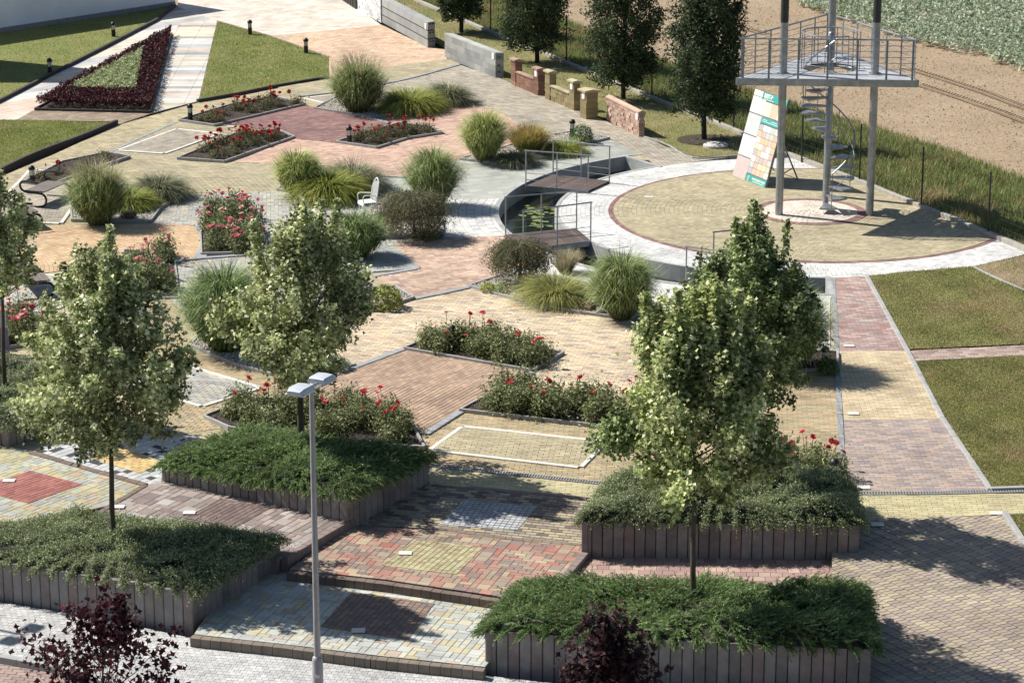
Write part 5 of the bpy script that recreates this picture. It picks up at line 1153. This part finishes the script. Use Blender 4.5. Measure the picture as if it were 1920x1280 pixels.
# spiral stair
st_n = 16; RT = .71; rise = ZD/st_n; a0 = math.radians(-90); da = math.radians(24)
topz = top_z(cm, 60)
MB().lathe((0, 0, 0), [(.14, 0), (.14, .012), (.075, .013), (.075, topz-.03), (.05, topz), (.01, topz+.01)], 18).build('stair_pole', M_GALV, tw, smooth=True)
for k in range(st_n):
    a = a0+da*k; z = rise*(k+.85); p = [(.06*math.cos(a-.5), .06*math.sin(a-.5)), (RT*math.cos(a-.33), RT*math.sin(a-.33)), (RT*1.02*math.cos(a), RT*1.02*math.sin(a)), (RT*math.cos(a+.33), RT*math.sin(a+.33)), (.06*math.cos(a+.5), .06*math.sin(a+.5))]
    m = MB(); m.prism(p, z-.045, z); m.build('stair_tread', M_GALV, tw)
    m = MB(); m.tube([(RT*.97*math.cos(a+.1), RT*.97*math.sin(a+.1), z), (RT*.97*math.cos(a+.1), RT*.97*math.sin(a+.1), z+.9)], .011, 6)
    if k % 2 == 0: m.build('baluster', M_GALVD, tw)
m = MB(); m.tube([(RT*.97*math.cos(a0+da*k/2+.1), RT*.97*math.sin(a0+da*k/2+.1), rise*(k/2+.85)+.9) for k in range(0, st_n*2-1)], .02, 8); m.build('stair_handrail', M_GALV, tw, smooth=True)
m = MB(); m.tube([(RT*.97*math.cos(a0+da*k/2+.1), RT*.97*math.sin(a0+da*k/2+.1), rise*(k/2+.85)+.45) for k in range(0, st_n*2-1)], .009, 6); m.build('stair_midrail', M_GALV, tw, smooth=True)
for zz, rr_, nm in ((ZD+.92, .02, 'opening_handrail'), (ZD+.5, .009, 'opening_midrail'), (ZD+.16, .009, 'opening_lowrail')):
    m = MB(); m.tube([(.74*math.cos(a), .74*math.sin(a), zz) for a in np.linspace(math.radians(-5), math.radians(300), 40)], rr_, 8); m.build(nm, M_GALV, tw, smooth=True)
for a in np.linspace(math.radians(-5), math.radians(300), 9):
    m = MB(); m.tube([(.74*math.cos(a), .74*math.sin(a), ZD), (.74*math.cos(a), .74*math.sin(a), ZD+.92)], .012, 6); m.build('opening_post', M_GALVD, tw)

# ------------------------------------------------------------------ leaning sample board
def text_mesh(body, size, bold=0.0):
    c = bpy.data.curves.new('txt', 'FONT'); c.body = body; c.size = size; c.offset = bold; c.resolution_u = 3; o = bpy.data.objects.new('txt', c); COL.objects.link(o)
    dg = bpy.context.evaluated_depsgraph_get(); dg.update(); me = bpy.data.meshes.new_from_object(o.evaluated_get(dg)); bpy.data.objects.remove(o); return me
def flat(name, col, rough=.5): return simple(name, lin(col, .8), rough, var=.08)
bl, br = G(1374, 329.5), G(1434.5, 354); e = (br-bl); BW = e.length; e.normalize(); nf = Vector((e.y, -e.x, 0));  nf = nf if nf.x < 0 else -nf
BH = 2.42; lean = .64; up_ = (Vector((0, 0, 2.28))-nf*lean).normalized(); nrm = e.cross(up_); 
if nrm.dot(nf) < 0: nrm = -nrm
bd = thing('sample_board', 'tall leaning display board of paving samples with teal name strips', 'display board', bl)
MBd = Matrix((e, up_, nrm)).transposed()      # local x along, y up, z out
def slab(name, x0, x1, y0, y1, mat, z0=0.0, z1=.02, parent=bd):
    g = .010 if name.startswith('sample') else 0.0; m = MB(); c = MBd @ Vector(((x0+x1)/2, (y0+y1)/2, (z0+z1)/2)); m.box(c, (x1-x0-g, y1-y0-g, z1-z0), M=MBd); return m.build(name, mat, parent)
slab('backing', 0, BW, 0, BH, simple('board_backing', (.22, .21, .20), .7), -.05, 0)
TEAL = flat('teal_strip', (60, 168, 158)); WH = flat('sign_white', (246, 246, 244))
xs = BW*.40; tiles = [((206, 188, 184), 0, .245), ((246, 246, 246), .255, .49), ((206, 210, 212), .5, .735), ((238, 236, 226), .745, .93)]
for c, a, b in tiles: slab('sample_slab', 0, xs, a*BH, b*BH, flat('sample_%d_%d_%d' % c, c, .8))
slab('sample_slab', 0, BW*.26, .935*BH, BH, flat('sample_246_246_246', (246, 246, 246)))
slab('title_strip', BW*.26, BW, .915*BH, BH, TEAL); slab('middle_strip', xs, BW, .665*BH, .735*BH, TEAL); slab('base_strip', xs*.95, BW, 0, .085*BH, TEAL)
for k, c in enumerate([(236, 226, 206), (232, 196, 172), (240, 232, 206)]): slab('sample_slab', xs+(BW-xs)*k/3, xs+(BW-xs)*(k+1)/3, .745*BH, .905*BH, flat('sample_%d_%d_%d' % c, c, .8))
sp = [(236, 232, 222), (222, 196, 160), (200, 204, 206), (226, 188, 174), (232, 218, 182), (188, 184, 186), (206, 206, 178), (240, 238, 234), (206, 184, 176)]
for j in range(8):
    for i in range(5):
        c = sp[int(rng.integers(len(sp)))]; slab('sample_tile', xs+(BW-xs)*i/5, xs+(BW-xs)*(i+1)/5, (.095+.07*j)*BH, (.095+.07*(j+1))*BH, flat('sample_%d_%d_%d' % c, c, .8))
def put_text(body, x, y, size, parent=bd, bold=.004, mat=WH, nm='lettering'):
    me = text_mesh(body, size, bold); me.materials.clear(); me.materials.append(mat); o = link(nm, me, parent); c = MBd @ Vector((x, y, .0225)); o.matrix_local = Matrix.Translation(c) @ MBd.to_4x4()
put_text('BEST-P', BW*.31, .945*BH, .15, bold=.006); put_text('N', BW*.90, .945*BH, .15, bold=.006)
put_text('WWW.BEST.INFO', BW*.58, .040*BH, .085, bold=.003)
for y, x0, x1 in ((.925, .33, .62), (.708, .44, .58), (.708, .7, .88), (.688, .44, .95), (.022, .60, .95)): slab('small_print_line', x0*BW, x1*BW, y*BH, (y+.006)*BH, WH, .021, .023)
rg = MB(); cx_, cy_ = BW*.48, .043*BH
rg.tube([MBd @ Vector((cx_+.055*math.cos(a), cy_+.055*math.sin(a), .024)) for a in np.linspace(0, 2*math.pi, 20, endpoint=False)], .007, 5, closed=True)
for p, q in (((-.025, .02), (0, -.03)), ((.025, .02), (0, -.03)), ((-.025, .02), (.025, .02))): rg.tube([MBd @ Vector((cx_+p[0], cy_+p[1], .024)), MBd @ Vector((cx_+q[0], cy_+q[1], .024))], .006, 4)
rg.build('round_emblem', WH, bd)
ft = G(1497, 339)-bl; tp = MBd @ Vector((BW*.93, BH*.62, -.06)); ft2 = ft-e*(BW*.75); tp2 = MBd @ Vector((BW*.12, BH*.62, -.06))
for p, q in ((tp, ft), (tp2, ft2)): MB().tube([p, q], .022, 6).build('prop_leg', M_GALV, bd)
for p, q in ((tp.lerp(ft, .72), MBd @ Vector((BW*.93, .1, -.06))), (tp2.lerp(ft2, .72), MBd @ Vector((BW*.12, .1, -.06)))): MB().tube([p, q], .016, 6).build('prop_brace', M_GALV, bd)
# narrow board at the left edge
pb = G(4, 664, .0); tb = thing('sample_board', 'edge of a leaning sample board cut by the left side of the photo', 'display board', pb)
tz = top_z(pb, 522); y_ = 0
for k, (c, f) in enumerate([((150, 140, 170), .35), ((226, 228, 240), .22), ((200, 110, 80), .06), ((226, 228, 240), .37)]):
    m = MB(); z0, z1 = y_*tz, (y_+f)*tz; y_ += f; w0, w1 = .30-.13*z0/tz, .30-.13*z1/tz
    m.add([(-.9+0*z0, 0, z0), (w0-.14, 0, z0), (w1-.14, .25*(z1)/tz, z1-.004), (-.9, .25*z1/tz, z1-.004), (-.9, .05, z0), (w0-.14, .05, z0), (w1-.14, .25*z1/tz+.05, z1-.004), (-.9, .25*z1/tz+.05, z1-.004)], [(0, 1, 2, 3), (7, 6, 5, 4), (1, 5, 6, 2), (0, 3, 7, 4), (3, 2, 6, 7), (0, 4, 5, 1)]); m.build('sample_slab', flat('edge_sample_%d' % k, c, .8), tb)

# ------------------------------------------------------------------ footbridges
def footbridge(label, LB, RB, RF, LF, h=.95, posts=3):
    Z = .07; q = [G(*p, Z) for p in (LB, RB, RF, LF)]; c = sum(q, Vector())/4; r = thing('footbridge', label, 'footbridge', (c.x, c.y, 0))
    lb_, rb_, rf_, lf_ = [v-Vector((c.x, c.y, 0)) for v in q]; along = ((rb_-lb_)+(rf_-lf_))/2; n = max(6, round(along.length/.135))
    for k in range(n):
        t0, t1 = (k+.04)/n, (k+.96)/n; m = MB(); m.prism([lb_.lerp(rb_, t0).xy, lb_.lerp(rb_, t1).xy, lf_.lerp(rf_, t1).xy, lf_.lerp(rf_, t0).xy], Z-.03, Z+rng.normal(0, .001)); o = m.build('deck_board', M_DECK, r)
        g_ = rng.uniform(.8, 1.2); o.color = (.115*g_, .085*g_, .075*g_, 1)
    for a, b in ((lb_, rb_), (lf_, rf_)):
        d = (b-a).normalized(); out = (a-(rb_+lf_)/2); w = Vector((0, 0, 0))
        m = MB(); mid = (a+b)/2; m.box((mid.x, mid.y, Z-.07), ((b-a).length, .045, .14), math.atan2(d.y, d.x)); m.build('side_beam', M_GALV, r)
        m = MB(); m.tube([(a.x-d.x*.03, a.y-d.y*.03, Z+h), (b.x+d.x*.03, b.y+d.y*.03, Z+h)], .019, 8); m.build('handrail', M_GALV, r)
        for j in range(posts):
            p = a.lerp(b, j/(posts-1)); m = MB(); m.tube([(p.x, p.y, Z-.12), (p.x, p.y, Z+h)], .017, 8); m.build('railing_post', M_GALV, r)
        for zz in (.16, .34):
            m = MB(); m.tube([(a.x, a.y, Z+zz), (b.x, b.y, Z+zz)], .008, 6); m.build('railing_bar', M_GALV, r)
footbridge('farther steel footbridge with brown boards across the pond', (1037, 327), (1142.5, 339.5), (1102.5, 357.5), (986, 348))
footbridge('middle steel footbridge nearest the weeping tree, with grey brown boards', (948, 440), (1081, 428), (1107.5, 450.5), (981, 467))
footbridge('steel footbridge mostly hidden behind the right hand maples', (1337, 509), (1437, 499), (1400, 553), (1286, 538))

# ------------------------------------------------------------------ fence
fp = [(700, -40), (793, 7), (920, 63), (1062, 120), (1222, 186), (1375, 246), (1503, 305), (1611, 344), (1727, 391), (1852, 442), (1990, 500)]
fw = [G(*p) for p in fp]; fn = thing('wire_fence', 'dark green wire mesh fence on slim posts along the field', 'fence', fw[0]); o0 = fw[0]
for p in fw: MB().tube([p-o0, p-o0+Vector((0, 0, 1.62))], .024, 8).build('fence_post', M_DARKST, fn)
for a, b in zip(fw, fw[1:]):
    m = MB()
    for z in np.linspace(.14, 1.56, 8): m.tube([a-o0+Vector((0, 0, z)), b-o0+Vector((0, 0, z))], .0022, 3)
    n = int((b-a).length/.2)
    for k in range(n):
        p = a.lerp(b, (k+.5)/n)-o0; m.tube([p+Vector((0, 0, .14)), p+Vector((0, 0, 1.56))], .0016, 3)
    m.build('wire_panel', M_DARKST, fn)

# ------------------------------------------------------------------ display walls
def block_wall(root, O_, a, b, thick, z0, z1, course, blen, cols, name='block', jit=.0, cap=None, gap=.006):
    d = (b-a); L = d.length; d.normalize(); t = thick.normalized(); W_ = thick.length; rz = math.atan2(d.y, d.x); nr = max(1, round((z1-z0)/course)); ch = (z1-z0)/nr
    Mx = Matrix((d, t, (0, 0, 1))).transposed()
    for r_ in range(nr):
        n = max(1, round(L/blen)); x = 0; off = (r_ % 2)*.5*L/n if n > 1 else 0; cuts = [0]+[min(L, k*L/n+off) for k in range(0 if off else 1, n)]+[L]; cuts = sorted(set(cuts))
        for x0, x1 in zip(cuts, cuts[1:]):
            if x1-x0 < .03: continue
            m = MB(); c = a+d*(x0+x1)/2+t*(W_/2)-O_; sc = rng.normal(0, jit) if jit else 0
            m.box((c.x, c.y, z0+ch*(r_+.5)), (x1-x0-gap, W_+sc, ch-gap), M=Mx); o = m.build(name, M_STONE1, root); k = np.array(cols[rng.integers(len(cols))])*rng.uniform(.88, 1.12); o.color = (*k, 1)
def cap_slab(root, O_, a, b, thick, z, th=.05, over=.04, col=(.4, .3, .2), peak=0.0, n=1, name='coping_stone'):
    d = (b-a); L = d.length; d.normalize(); t = thick.normalized(); W_ = thick.length
    for k in range(n):
        x0, x1 = -over+(L+2*over)*k/n, -over+(L+2*over)*(k+1)/n-.005; V = []
        for x in (x0, x1):
            for y, zz in ((-over, z), (W_+over, z), (W_+over, z+th), (W_/2, z+th+peak), (-over, z+th)):
                p = a+d*x+t*y-O_; V.append((p.x, p.y, zz))
        m = MB(); m.add(V, [(4, 3, 2, 1, 0), (5, 6, 7, 8, 9)]+[(i, (i+1) % 5, 5+(i+1) % 5, 5+i) for i in range(5)]); o = m.build(name, M_STONE1, root); q = np.array(col)*rng.uniform(.9, 1.1); o.color = (*q, 1)
def plaque(root, O_, p, d, t, z, w=.16, h=.2):
    c = p-t.normalized()*.012-O_; m = MB(); m.box((c.x, c.y, z), (w, .012, h), math.atan2(d.y, d.x)); m.build('info_plate', M_WHITEP, root)
# grooved concrete wall
a, b, e2 = G(714.6, 42.5), G(802, 90.7), G(816, 88.5); w = thing('display_wall', 'grey concrete wall of three long beams with dark grooves', 'wall', a); th_ = e2-b
for k in range(3):
    block_wall(w, a, a, b, th_, .02+.3*k, .29+.3*k, .27, 1.9, [(.30, .31, .31), (.34, .35, .34)], name='concrete_beam')
    if k < 2: block_wall(w, a, a+(b-a).normalized()*.04, b-(b-a).normalized()*.0, th_*.85, .29+.3*k, .32+.3*k, .03, 9, [(.03, .03, .03)], name='dark_joint')
    for sgn in (.3, .7):
        c = b+th_*sgn+(b-a).normalized()*.004-a; m = MB(); m.box((c.x, c.y, .22+.3*k), (.012, .09, .04), math.atan2((b-a).y, (b-a).x)); m.build('lifting_slot', M_BLACK, w)
plaque(w, a, b-(b-a).normalized()*.2, b-a, th_, .72)
# plain grey block wall
a, b, e2 = G(834, 108), G(929, 146.5), G(944.5, 147); th_ = e2-b; w = thing('display_wall', 'plain grey concrete block wall with a flat pale top', 'wall', a)
block_wall(w, a, a, b, th_, 0, .78, .195, .42, [(.27, .28, .27), (.31, .32, .31), (.24, .25, .25), (.33, .33, .32)], gap=.004); cap_slab(w, a, a, b, th_, .78, .05, .005, (.42, .44, .42), n=4)
for z in (.2, .42, .68):
    c = b+th_*.5+(b-a).normalized()*.004-a; m = MB(); m.box((c.x, c.y, z), (.012, .16, .03), math.atan2((b-a).y, (b-a).x)); m.build('lifting_slot', M_BLACK, w)
plaque(w, a, b-(b-a).normalized()*.17, b-a, th_, .68)
def pillar_wall(label, A_, B_, E_, cols, capc, hp, hw, low=True, p1=.34):
    a, b, e2 = G(*A_), G(*B_), G(*E_); th_ = (e2-b); d = (b-a).normalized(); w = thing('display_wall', label, 'wall', a); L = (b-a).length
    if low:
        for s in (0, L-p1):
            q0 = a+d*s; q1 = q0+d*p1; block_wall(w, a, q0, q1, th_, 0, hp, .16, p1, cols, jit=.01); cap_slab(w, a, q0, q1, th_, hp, .05, .05, capc, .04)
        q0, q1 = a+d*p1, b-d*p1; off = th_*.12; block_wall(w, a, q0+off, q1+off, th_*.76, 0, hw, .16, .3, cols, jit=.012); cap_slab(w, a, q0+d*.055+off, q1-d*.055+off, th_*.76, hw, .04, .035, capc, .02, n=3)
    else: block_wall(w, a, a, b, th_, 0, hp, .16, p1, cols, jit=.01); cap_slab(w, a, a, b, th_, hp, .05, .06, capc, .04)
    plaque(w, a, b-d*.16, d, th_, hp-.12)
pillar_wall('red brown block wall with two capped pillars', (958, 159), (1009, 180), (1022, 180.5), [(.25, .13, .09), (.29, .16, .11), (.22, .12, .085)], (.40, .27, .2), .80, .45)
pillar_wall('yellow split block wall with two peaked pillars', (1022, 185.5), (1076, 208), (1088, 208), [(.27, .22, .11), (.31, .26, .14), (.24, .19, .10)], (.42, .37, .24), .85, .45)
pillar_wall('single square yellow brown pillar with flat cap', (1087.5, 220.5), (1099, 224.5), (1121, 223.5), [(.25, .20, .10), (.28, .22, .12)], (.40, .35, .22), .82, 0, False)
a, b, e2 = G(1137, 226), G(1197.7, 257), G(1208.5, 256.8); th_ = e2-b; w = thing('display_wall', 'pink split stone wall with rounded coping at the path bend', 'wall', a)
block_wall(w, a, a, b, th_, 0, .68, .1, .2, [(.42, .28, .22), (.48, .34, .27), (.36, .23, .18), (.5, .38, .3)], jit=.02); cap_slab(w, a, a, b, th_, .68, .05, .025, (.5, .36, .28), .05, n=12)
plaque(w, a, b-(b-a).normalized()*.14, b-a, th_, .58)
a, b = G(671, 20), G(714, 43.5); th_ = Vector((.35, .25, 0)); w = thing('display_wall', 'white split stone wall cut by the top of the photo', 'wall', a)
block_wall(w, a, a, b, th_, 0, 1.6, .1, .4, [(.62, .62, .62), (.56, .56, .57), (.66, .66, .65)], jit=.015)
a, b = G(626, -10), G(669, 18.5); w = thing('slatted_screen', 'dark slatted screen left of the white stone wall at the top edge', 'screen', a)
for k in range(14):
    p = a.lerp(b, (k+.5)/14)-a; m = MB(); m.box((p.x, p.y, .75), (.11, .08, 1.5), math.atan2((b-a).y, (b-a).x)); m.build('slat', simple('dark_slat', (.07, .065, .06), .8), w)

# ------------------------------------------------------------------ white building at the upper left
a, b = G(-420, 128), G(328.5, 13); d = (b-a).normalized(); nn = Vector((-d.y, d.x, 0)); bh = 2.15
bld = thing('white_building', 'plain white building wall in shade at the upper left', 'building', a); L = (b-a).length
m = MB(); m.box((d*(L/2)+nn*2.0+Vector((0, 0, bh/2))), (L, 4.0, bh), math.atan2(d.y, d.x)); m.build('wall', simple('white_render', (.78, .81, .88), .85, var=.08, scale=1.2), bld)
m = MB(); m.box((d*(L/2)+nn*2.0+Vector((0, 0, bh+.05))), (L+.04, 4.04, .09), math.atan2(d.y, d.x)); m.build('roof_edge', simple('roof_sheet', (.3, .3, .3)), bld)
m = MB(); m.box((d*(L/2)-nn*.012+Vector((0, 0, .1))), (L, .02, .2), math.atan2(d.y, d.x)); m.build('plinth', simple('grey_plinth', (.25, .25, .26)), bld)
tipw = G(168, 130); hh = 4.2; o = MB(); o.box((tipw.x-hh*.9/1.02-2.5, tipw.y+hh*.43/1.02-1.25-.0, hh/2), (5, 2.5, hh)); tag(o.build('side_building', simple('white_render', (.78, .81, .88))), 'white side building beyond the left edge that shades the upper left lawn', 'building')

# ------------------------------------------------------------------ benches and chair
def bench(label, px, py, rz, L=1.5):
    r = thing('bench', label, 'bench', G(px, py), rz, 'black framed benches at the left edge')
    for s in (-1, 1):
        pts = [(s*L/2, .30, .03), (s*L/2, .10, .03), (s*L/2, -.16, .04), (s*L/2, -.33, .10), (s*L/2, -.38, .24), (s*L/2, -.30, .37), (s*L/2, -.08, .40), (s*L/2, .16, .40), (s*L/2, .32, .46), (s*L/2, .37, .58), (s*L/2, .28, .68), (s*L/2, .06, .69), (s*L/2, -.16, .66)]
        MB().tube([Vector(p) for p in curve(*pts, n=4)], .030, 8).build('side_frame', M_BLACK, r, smooth=True)
    for k in range(5):
        m = MB(); m.box((0, -.26+.115*k, .435), (L-.04, .098, .03)); o = m.build('seat_slat', M_DECK, r); o.color = (.20, .17, .155, 1)
    for y in (-.22, .2): MB().tube([(-L/2, y, .405), (L/2, y, .405)], .014, 6).build('cross_bar', M_BLACK, r)
bench('black framed bench on the near white bordered paving at the left edge', 58, 548, math.radians(112))
bench('black framed bench with grey brown slats beside the left bollard', 86, 380, math.radians(70), 1.25)
bench('black framed bench half hidden behind the leftmost maple crown', 34, 420, math.radians(118))
ch = thing('garden_chair', 'white ornate garden chair standing beside the weeping tree', 'chair', G(690, 402), math.radians(-66)); ch.scale = (.74, .72, .80)
for sx in (-.27, .27):
    MB().tube([Vector(p) for p in curve((sx, -.26, 0), (sx, -.22, .2), (sx, -.25, .42), (sx, -.28, .6), (sx, -.2, .68), (sx, .02, .66), (sx, .22, .64), n=4)], .018, 6).build('arm_frame', M_WHITEP, ch, smooth=True)
    MB().tube([Vector(p) for p in curve((sx, .32, 0), (sx, .24, .25), (sx, .23, .45), (sx, .28, .8), (sx*.8, .34, 1.02), n=4)], .02, 6).build('back_post', M_WHITEP, ch, smooth=True)
for k in range(7):
    m = MB(); m.box((0, -.23+.075*k, .43), (.54, .055, .022)); m.build('seat_slat', M_WHITEP, ch)
MB().tube([Vector(p) for p in curve((-.22, .34, 1.02), (-.1, .36, 1.12), (0, .37, 1.16), (.1, .36, 1.12), (.22, .34, 1.02), n=4)], .022, 6).build('crest_rail', M_WHITEP, ch, smooth=True)
for k in range(8):
    x = -.2+.4*k/7; m = MB(); m.tube([(x, .24, .47), (x, .29, .8), (x, .355, 1.06)], .014, 6); m.build('back_spindle', M_WHITEP, ch)
m = MB(); m.box((0, -.27, .37), (.54, .02, .09)); m.box((.0, .24, .37), (.54, .02, .09)); m.build('apron', M_WHITEP, ch)

# ------------------------------------------------------------------ small things on the ground
def manhole(px, py, label):
    b = G(px, py); r = thing('manhole_cover', label, 'manhole cover', b); MB().lathe((0, 0, 0), [(.36, .0), (.36, .08), (.33, .10), (.05, .105), (.01, .105)], 28).build('cover', simple('pale_concrete_lid', (.5, .48, .46), .8), r, smooth=True)
    MB().box((.1, 0, .108), (.1, .025, .012)).build('lift_handle', M_DARKST, r)
manhole(1342, 276, 'round pale concrete cover in the grass beside the hornbeam')
def tile(px, py, label, z=0.0, w=.22, d=.17, rz=0, lay=.03):
    b = G(px, py, z); o = MB().box((0, 0, 0), (w, d, .012)).build('info_tile', simple('white_info_tile', (.58, .57, .53), .6, var=.1)); o.location = (b.x, b.y, b.z+lay); o.rotation_euler[2] = rz; tag(o, label, 'floor tile', 'white information tiles set in the paving')
for a in [(1217, 371, 'white information tile on the round plaza near the red ring'), (1592, 650, 'white information tile on the pink path above the yellow path'), (1600, 777, 'white information tile at the near left end of the yellow path'), (1620, 916, 'white information tile at the near end of the lilac path'),
          (1868, 964, 'white information tile at the corner of the wavy paving'), (1645, 985, 'white information tile in the shadow beside the right planter', zE), (760, 1039, 'white information tile on the yellow square of the red terrace', Z_S2), (672, 1184, 'white information tile on the brown square of the grey terrace', Z_S3),
          (355, 963, 'white information tile on the dark square of the mauve terrace'), (17, 903, 'white information tile on the red square'), (222, 952, 'white information tile between mauve terrace and cotoneaster planter'), (432, 239, 'white information tile beside the farthest red rose bed'),
          (598, 312, 'white information tile at the edge of the salmon paving'), (330, 491, 'white tile strip at the edge of the orange arc paving')]: tile(*a[:2], a[2], a[3] if len(a) > 3 else 0.0, lay=.028)

# water lilies
lily_m = simple('lily_pad', (.20, .24, .08), .4, var=.3)
for cl, (cx_, cy_, sx, sy, n) in enumerate([(1014, 396, 34, 8, 26), (1020, 425, 24, 6, 9), (1006, 409, 30, 12, 10)]):
    r = thing('water_lily', ['cluster of yellow green lily pads seen through the middle footbridge rail', 'few lily pads floating nearest the middle footbridge', 'loose lily pads in the middle of the pond'][cl], 'water lily', G(cx_, cy_, -.35))
    for k in range(n):
        p = G(cx_+rng.normal(0, sx*.5), cy_+rng.normal(0, sy*.5), -.35)
        if not (R_RING+.15 < math.hypot(p.x-CX, p.y-CY) < R_POND-.15): continue
        q = p-G(cx_, cy_, -.35); a = rng.uniform(0, 6.28); rad = rng.uniform(.06, .12); tl = rng.normal(0, .12)
        V = [(q.x, q.y, .0)]+[(q.x+rad*math.cos(a+t), q.y+rad*math.sin(a+t), .002+max(0, tl*math.cos(t)*rad)) for t in np.linspace(.25, 6.03, 13)]
        m = MB(); m.add(V, [(0, i, i+1) for i in range(1, 13)]); o = m.build('lily_pad', lily_m, r)

# ------------------------------------------------------------------ field
beet = [(1470, -60), (1492, 6), (1560, 30), (1640, 55), (1722, 82), (1830, 102), (1920, 132), (2100, 195), (2100, -60)]
poly = [p.xy.to_tuple() for p in GP(beet)]; A = np.array(poly); Q = rng.uniform(A.min(0), A.max(0), (40000, 2)); Q = Q[pip(Q, poly)][:7500]
P = np.repeat(Q, 9, 0); az = rng.uniform(0, 6.28, len(P)); rr = rng.uniform(.04, .2, len(P)); P3 = np.column_stack([P[:, 0]+rr*np.cos(az), P[:, 1]+rr*np.sin(az), -.06+.30*(1-(rr/.25)**2)*rng.uniform(.7, 1.2, len(P))])
s = Soup(); s.add(*leaves(P3, .085, pick([(.25, .30, .20), (.34, .38, .28), (.15, .20, .10), (.46, .49, .40)], [3, 2.5, 2, 1.8], len(P3)), OVAL, np.column_stack([np.cos(az), np.sin(az), np.zeros(len(P))])*.8, .9, .8))
o = s.build('beet_crop', M_LEAF); tag(o, 'grey green field of leafy beet crop at the top right', 'crop', kind='stuff')
fieldp = [p.xy.to_tuple() for p in GP([(1060, -50), (1060, 40), (1230, 110), (1400, 170), (1480, 195), (1640, 240), (1800, 290), (1920, 340), (2080, 410), (2080, 180), (1920, 130), (1722, 82), (1560, 30), (1480, -50)])]
A = np.array(fieldp); Q = rng.uniform(A.min(0), A.max(0), (130000, 2)); Q = Q[pip(Q, fieldp)][:16000]; n = len(Q); o6 = np.array([(1, 0, 0), (0, 1, 0), (-1, 0, 0), (0, -1, 0), (0, 0, 1), (0, 0, -.5)])
sz = rng.gamma(2, .005, (n, 1, 1))+.005; V = (o6[None]*sz*rng.uniform(.6, 1.4, (n, 1, 3))+np.column_stack([Q, np.full(n, -.095)])[:, None]).reshape(-1, 3); b0 = (np.arange(n)*6)[:, None]
F = np.concatenate([b0+np.array(f) for f in ((0, 1, 4), (1, 2, 4), (2, 3, 4), (3, 0, 4))]); t_ = pick([lin((184, 158, 124), .8), lin((200, 176, 144), .8), lin((166, 140, 110), .75)], [3, 2, 2], n)
o = link('soil_clods', np_mesh('soil_clods', V, F, M_STONE, np.tile(t_, (4, 1)))); tag(o, 'dry clods lying on the ploughed field', 'soil', kind='stuff')
m = MB()
for line in ([(1290, 28), (1340, 40), (1400, 55), (1440, 66)], [(1700, 128), (1760, 146), (1840, 172), (1930, 206)], [(1720, 158), (1800, 184), (1870, 208), (1930, 232)]):
    pts = GP(line, -.1)
    for p, q in zip(pts, pts[1:]):
        d = (q-p); L = d.length; d.normalize(); rz = math.atan2(d.y, d.x); k = int(L/.16)
        for i in range(k):
            c = p+d*(i+.5)*L/k
            for sg in (-1, 1): m.box(c+Vector((-d.y, d.x, 0))*.14*sg+Vector((0, 0, .008)), (.075, .20, .035), rz+.55*sg)
o = m.build('tyre_track', M_SOIL); tag(o, 'tractor tyre tracks pressed across the ploughed field', 'track', kind='stuff')
# brown tree disc under the nearest hornbeam
sheet('mulch_ring', [(G(1318, 264).x+.75*math.cos(a), G(1318, 264).y+.75*math.sin(a)) for a in np.linspace(0, 6.28, 24, endpoint=False)], .03, M_EARTH, kind='structure')
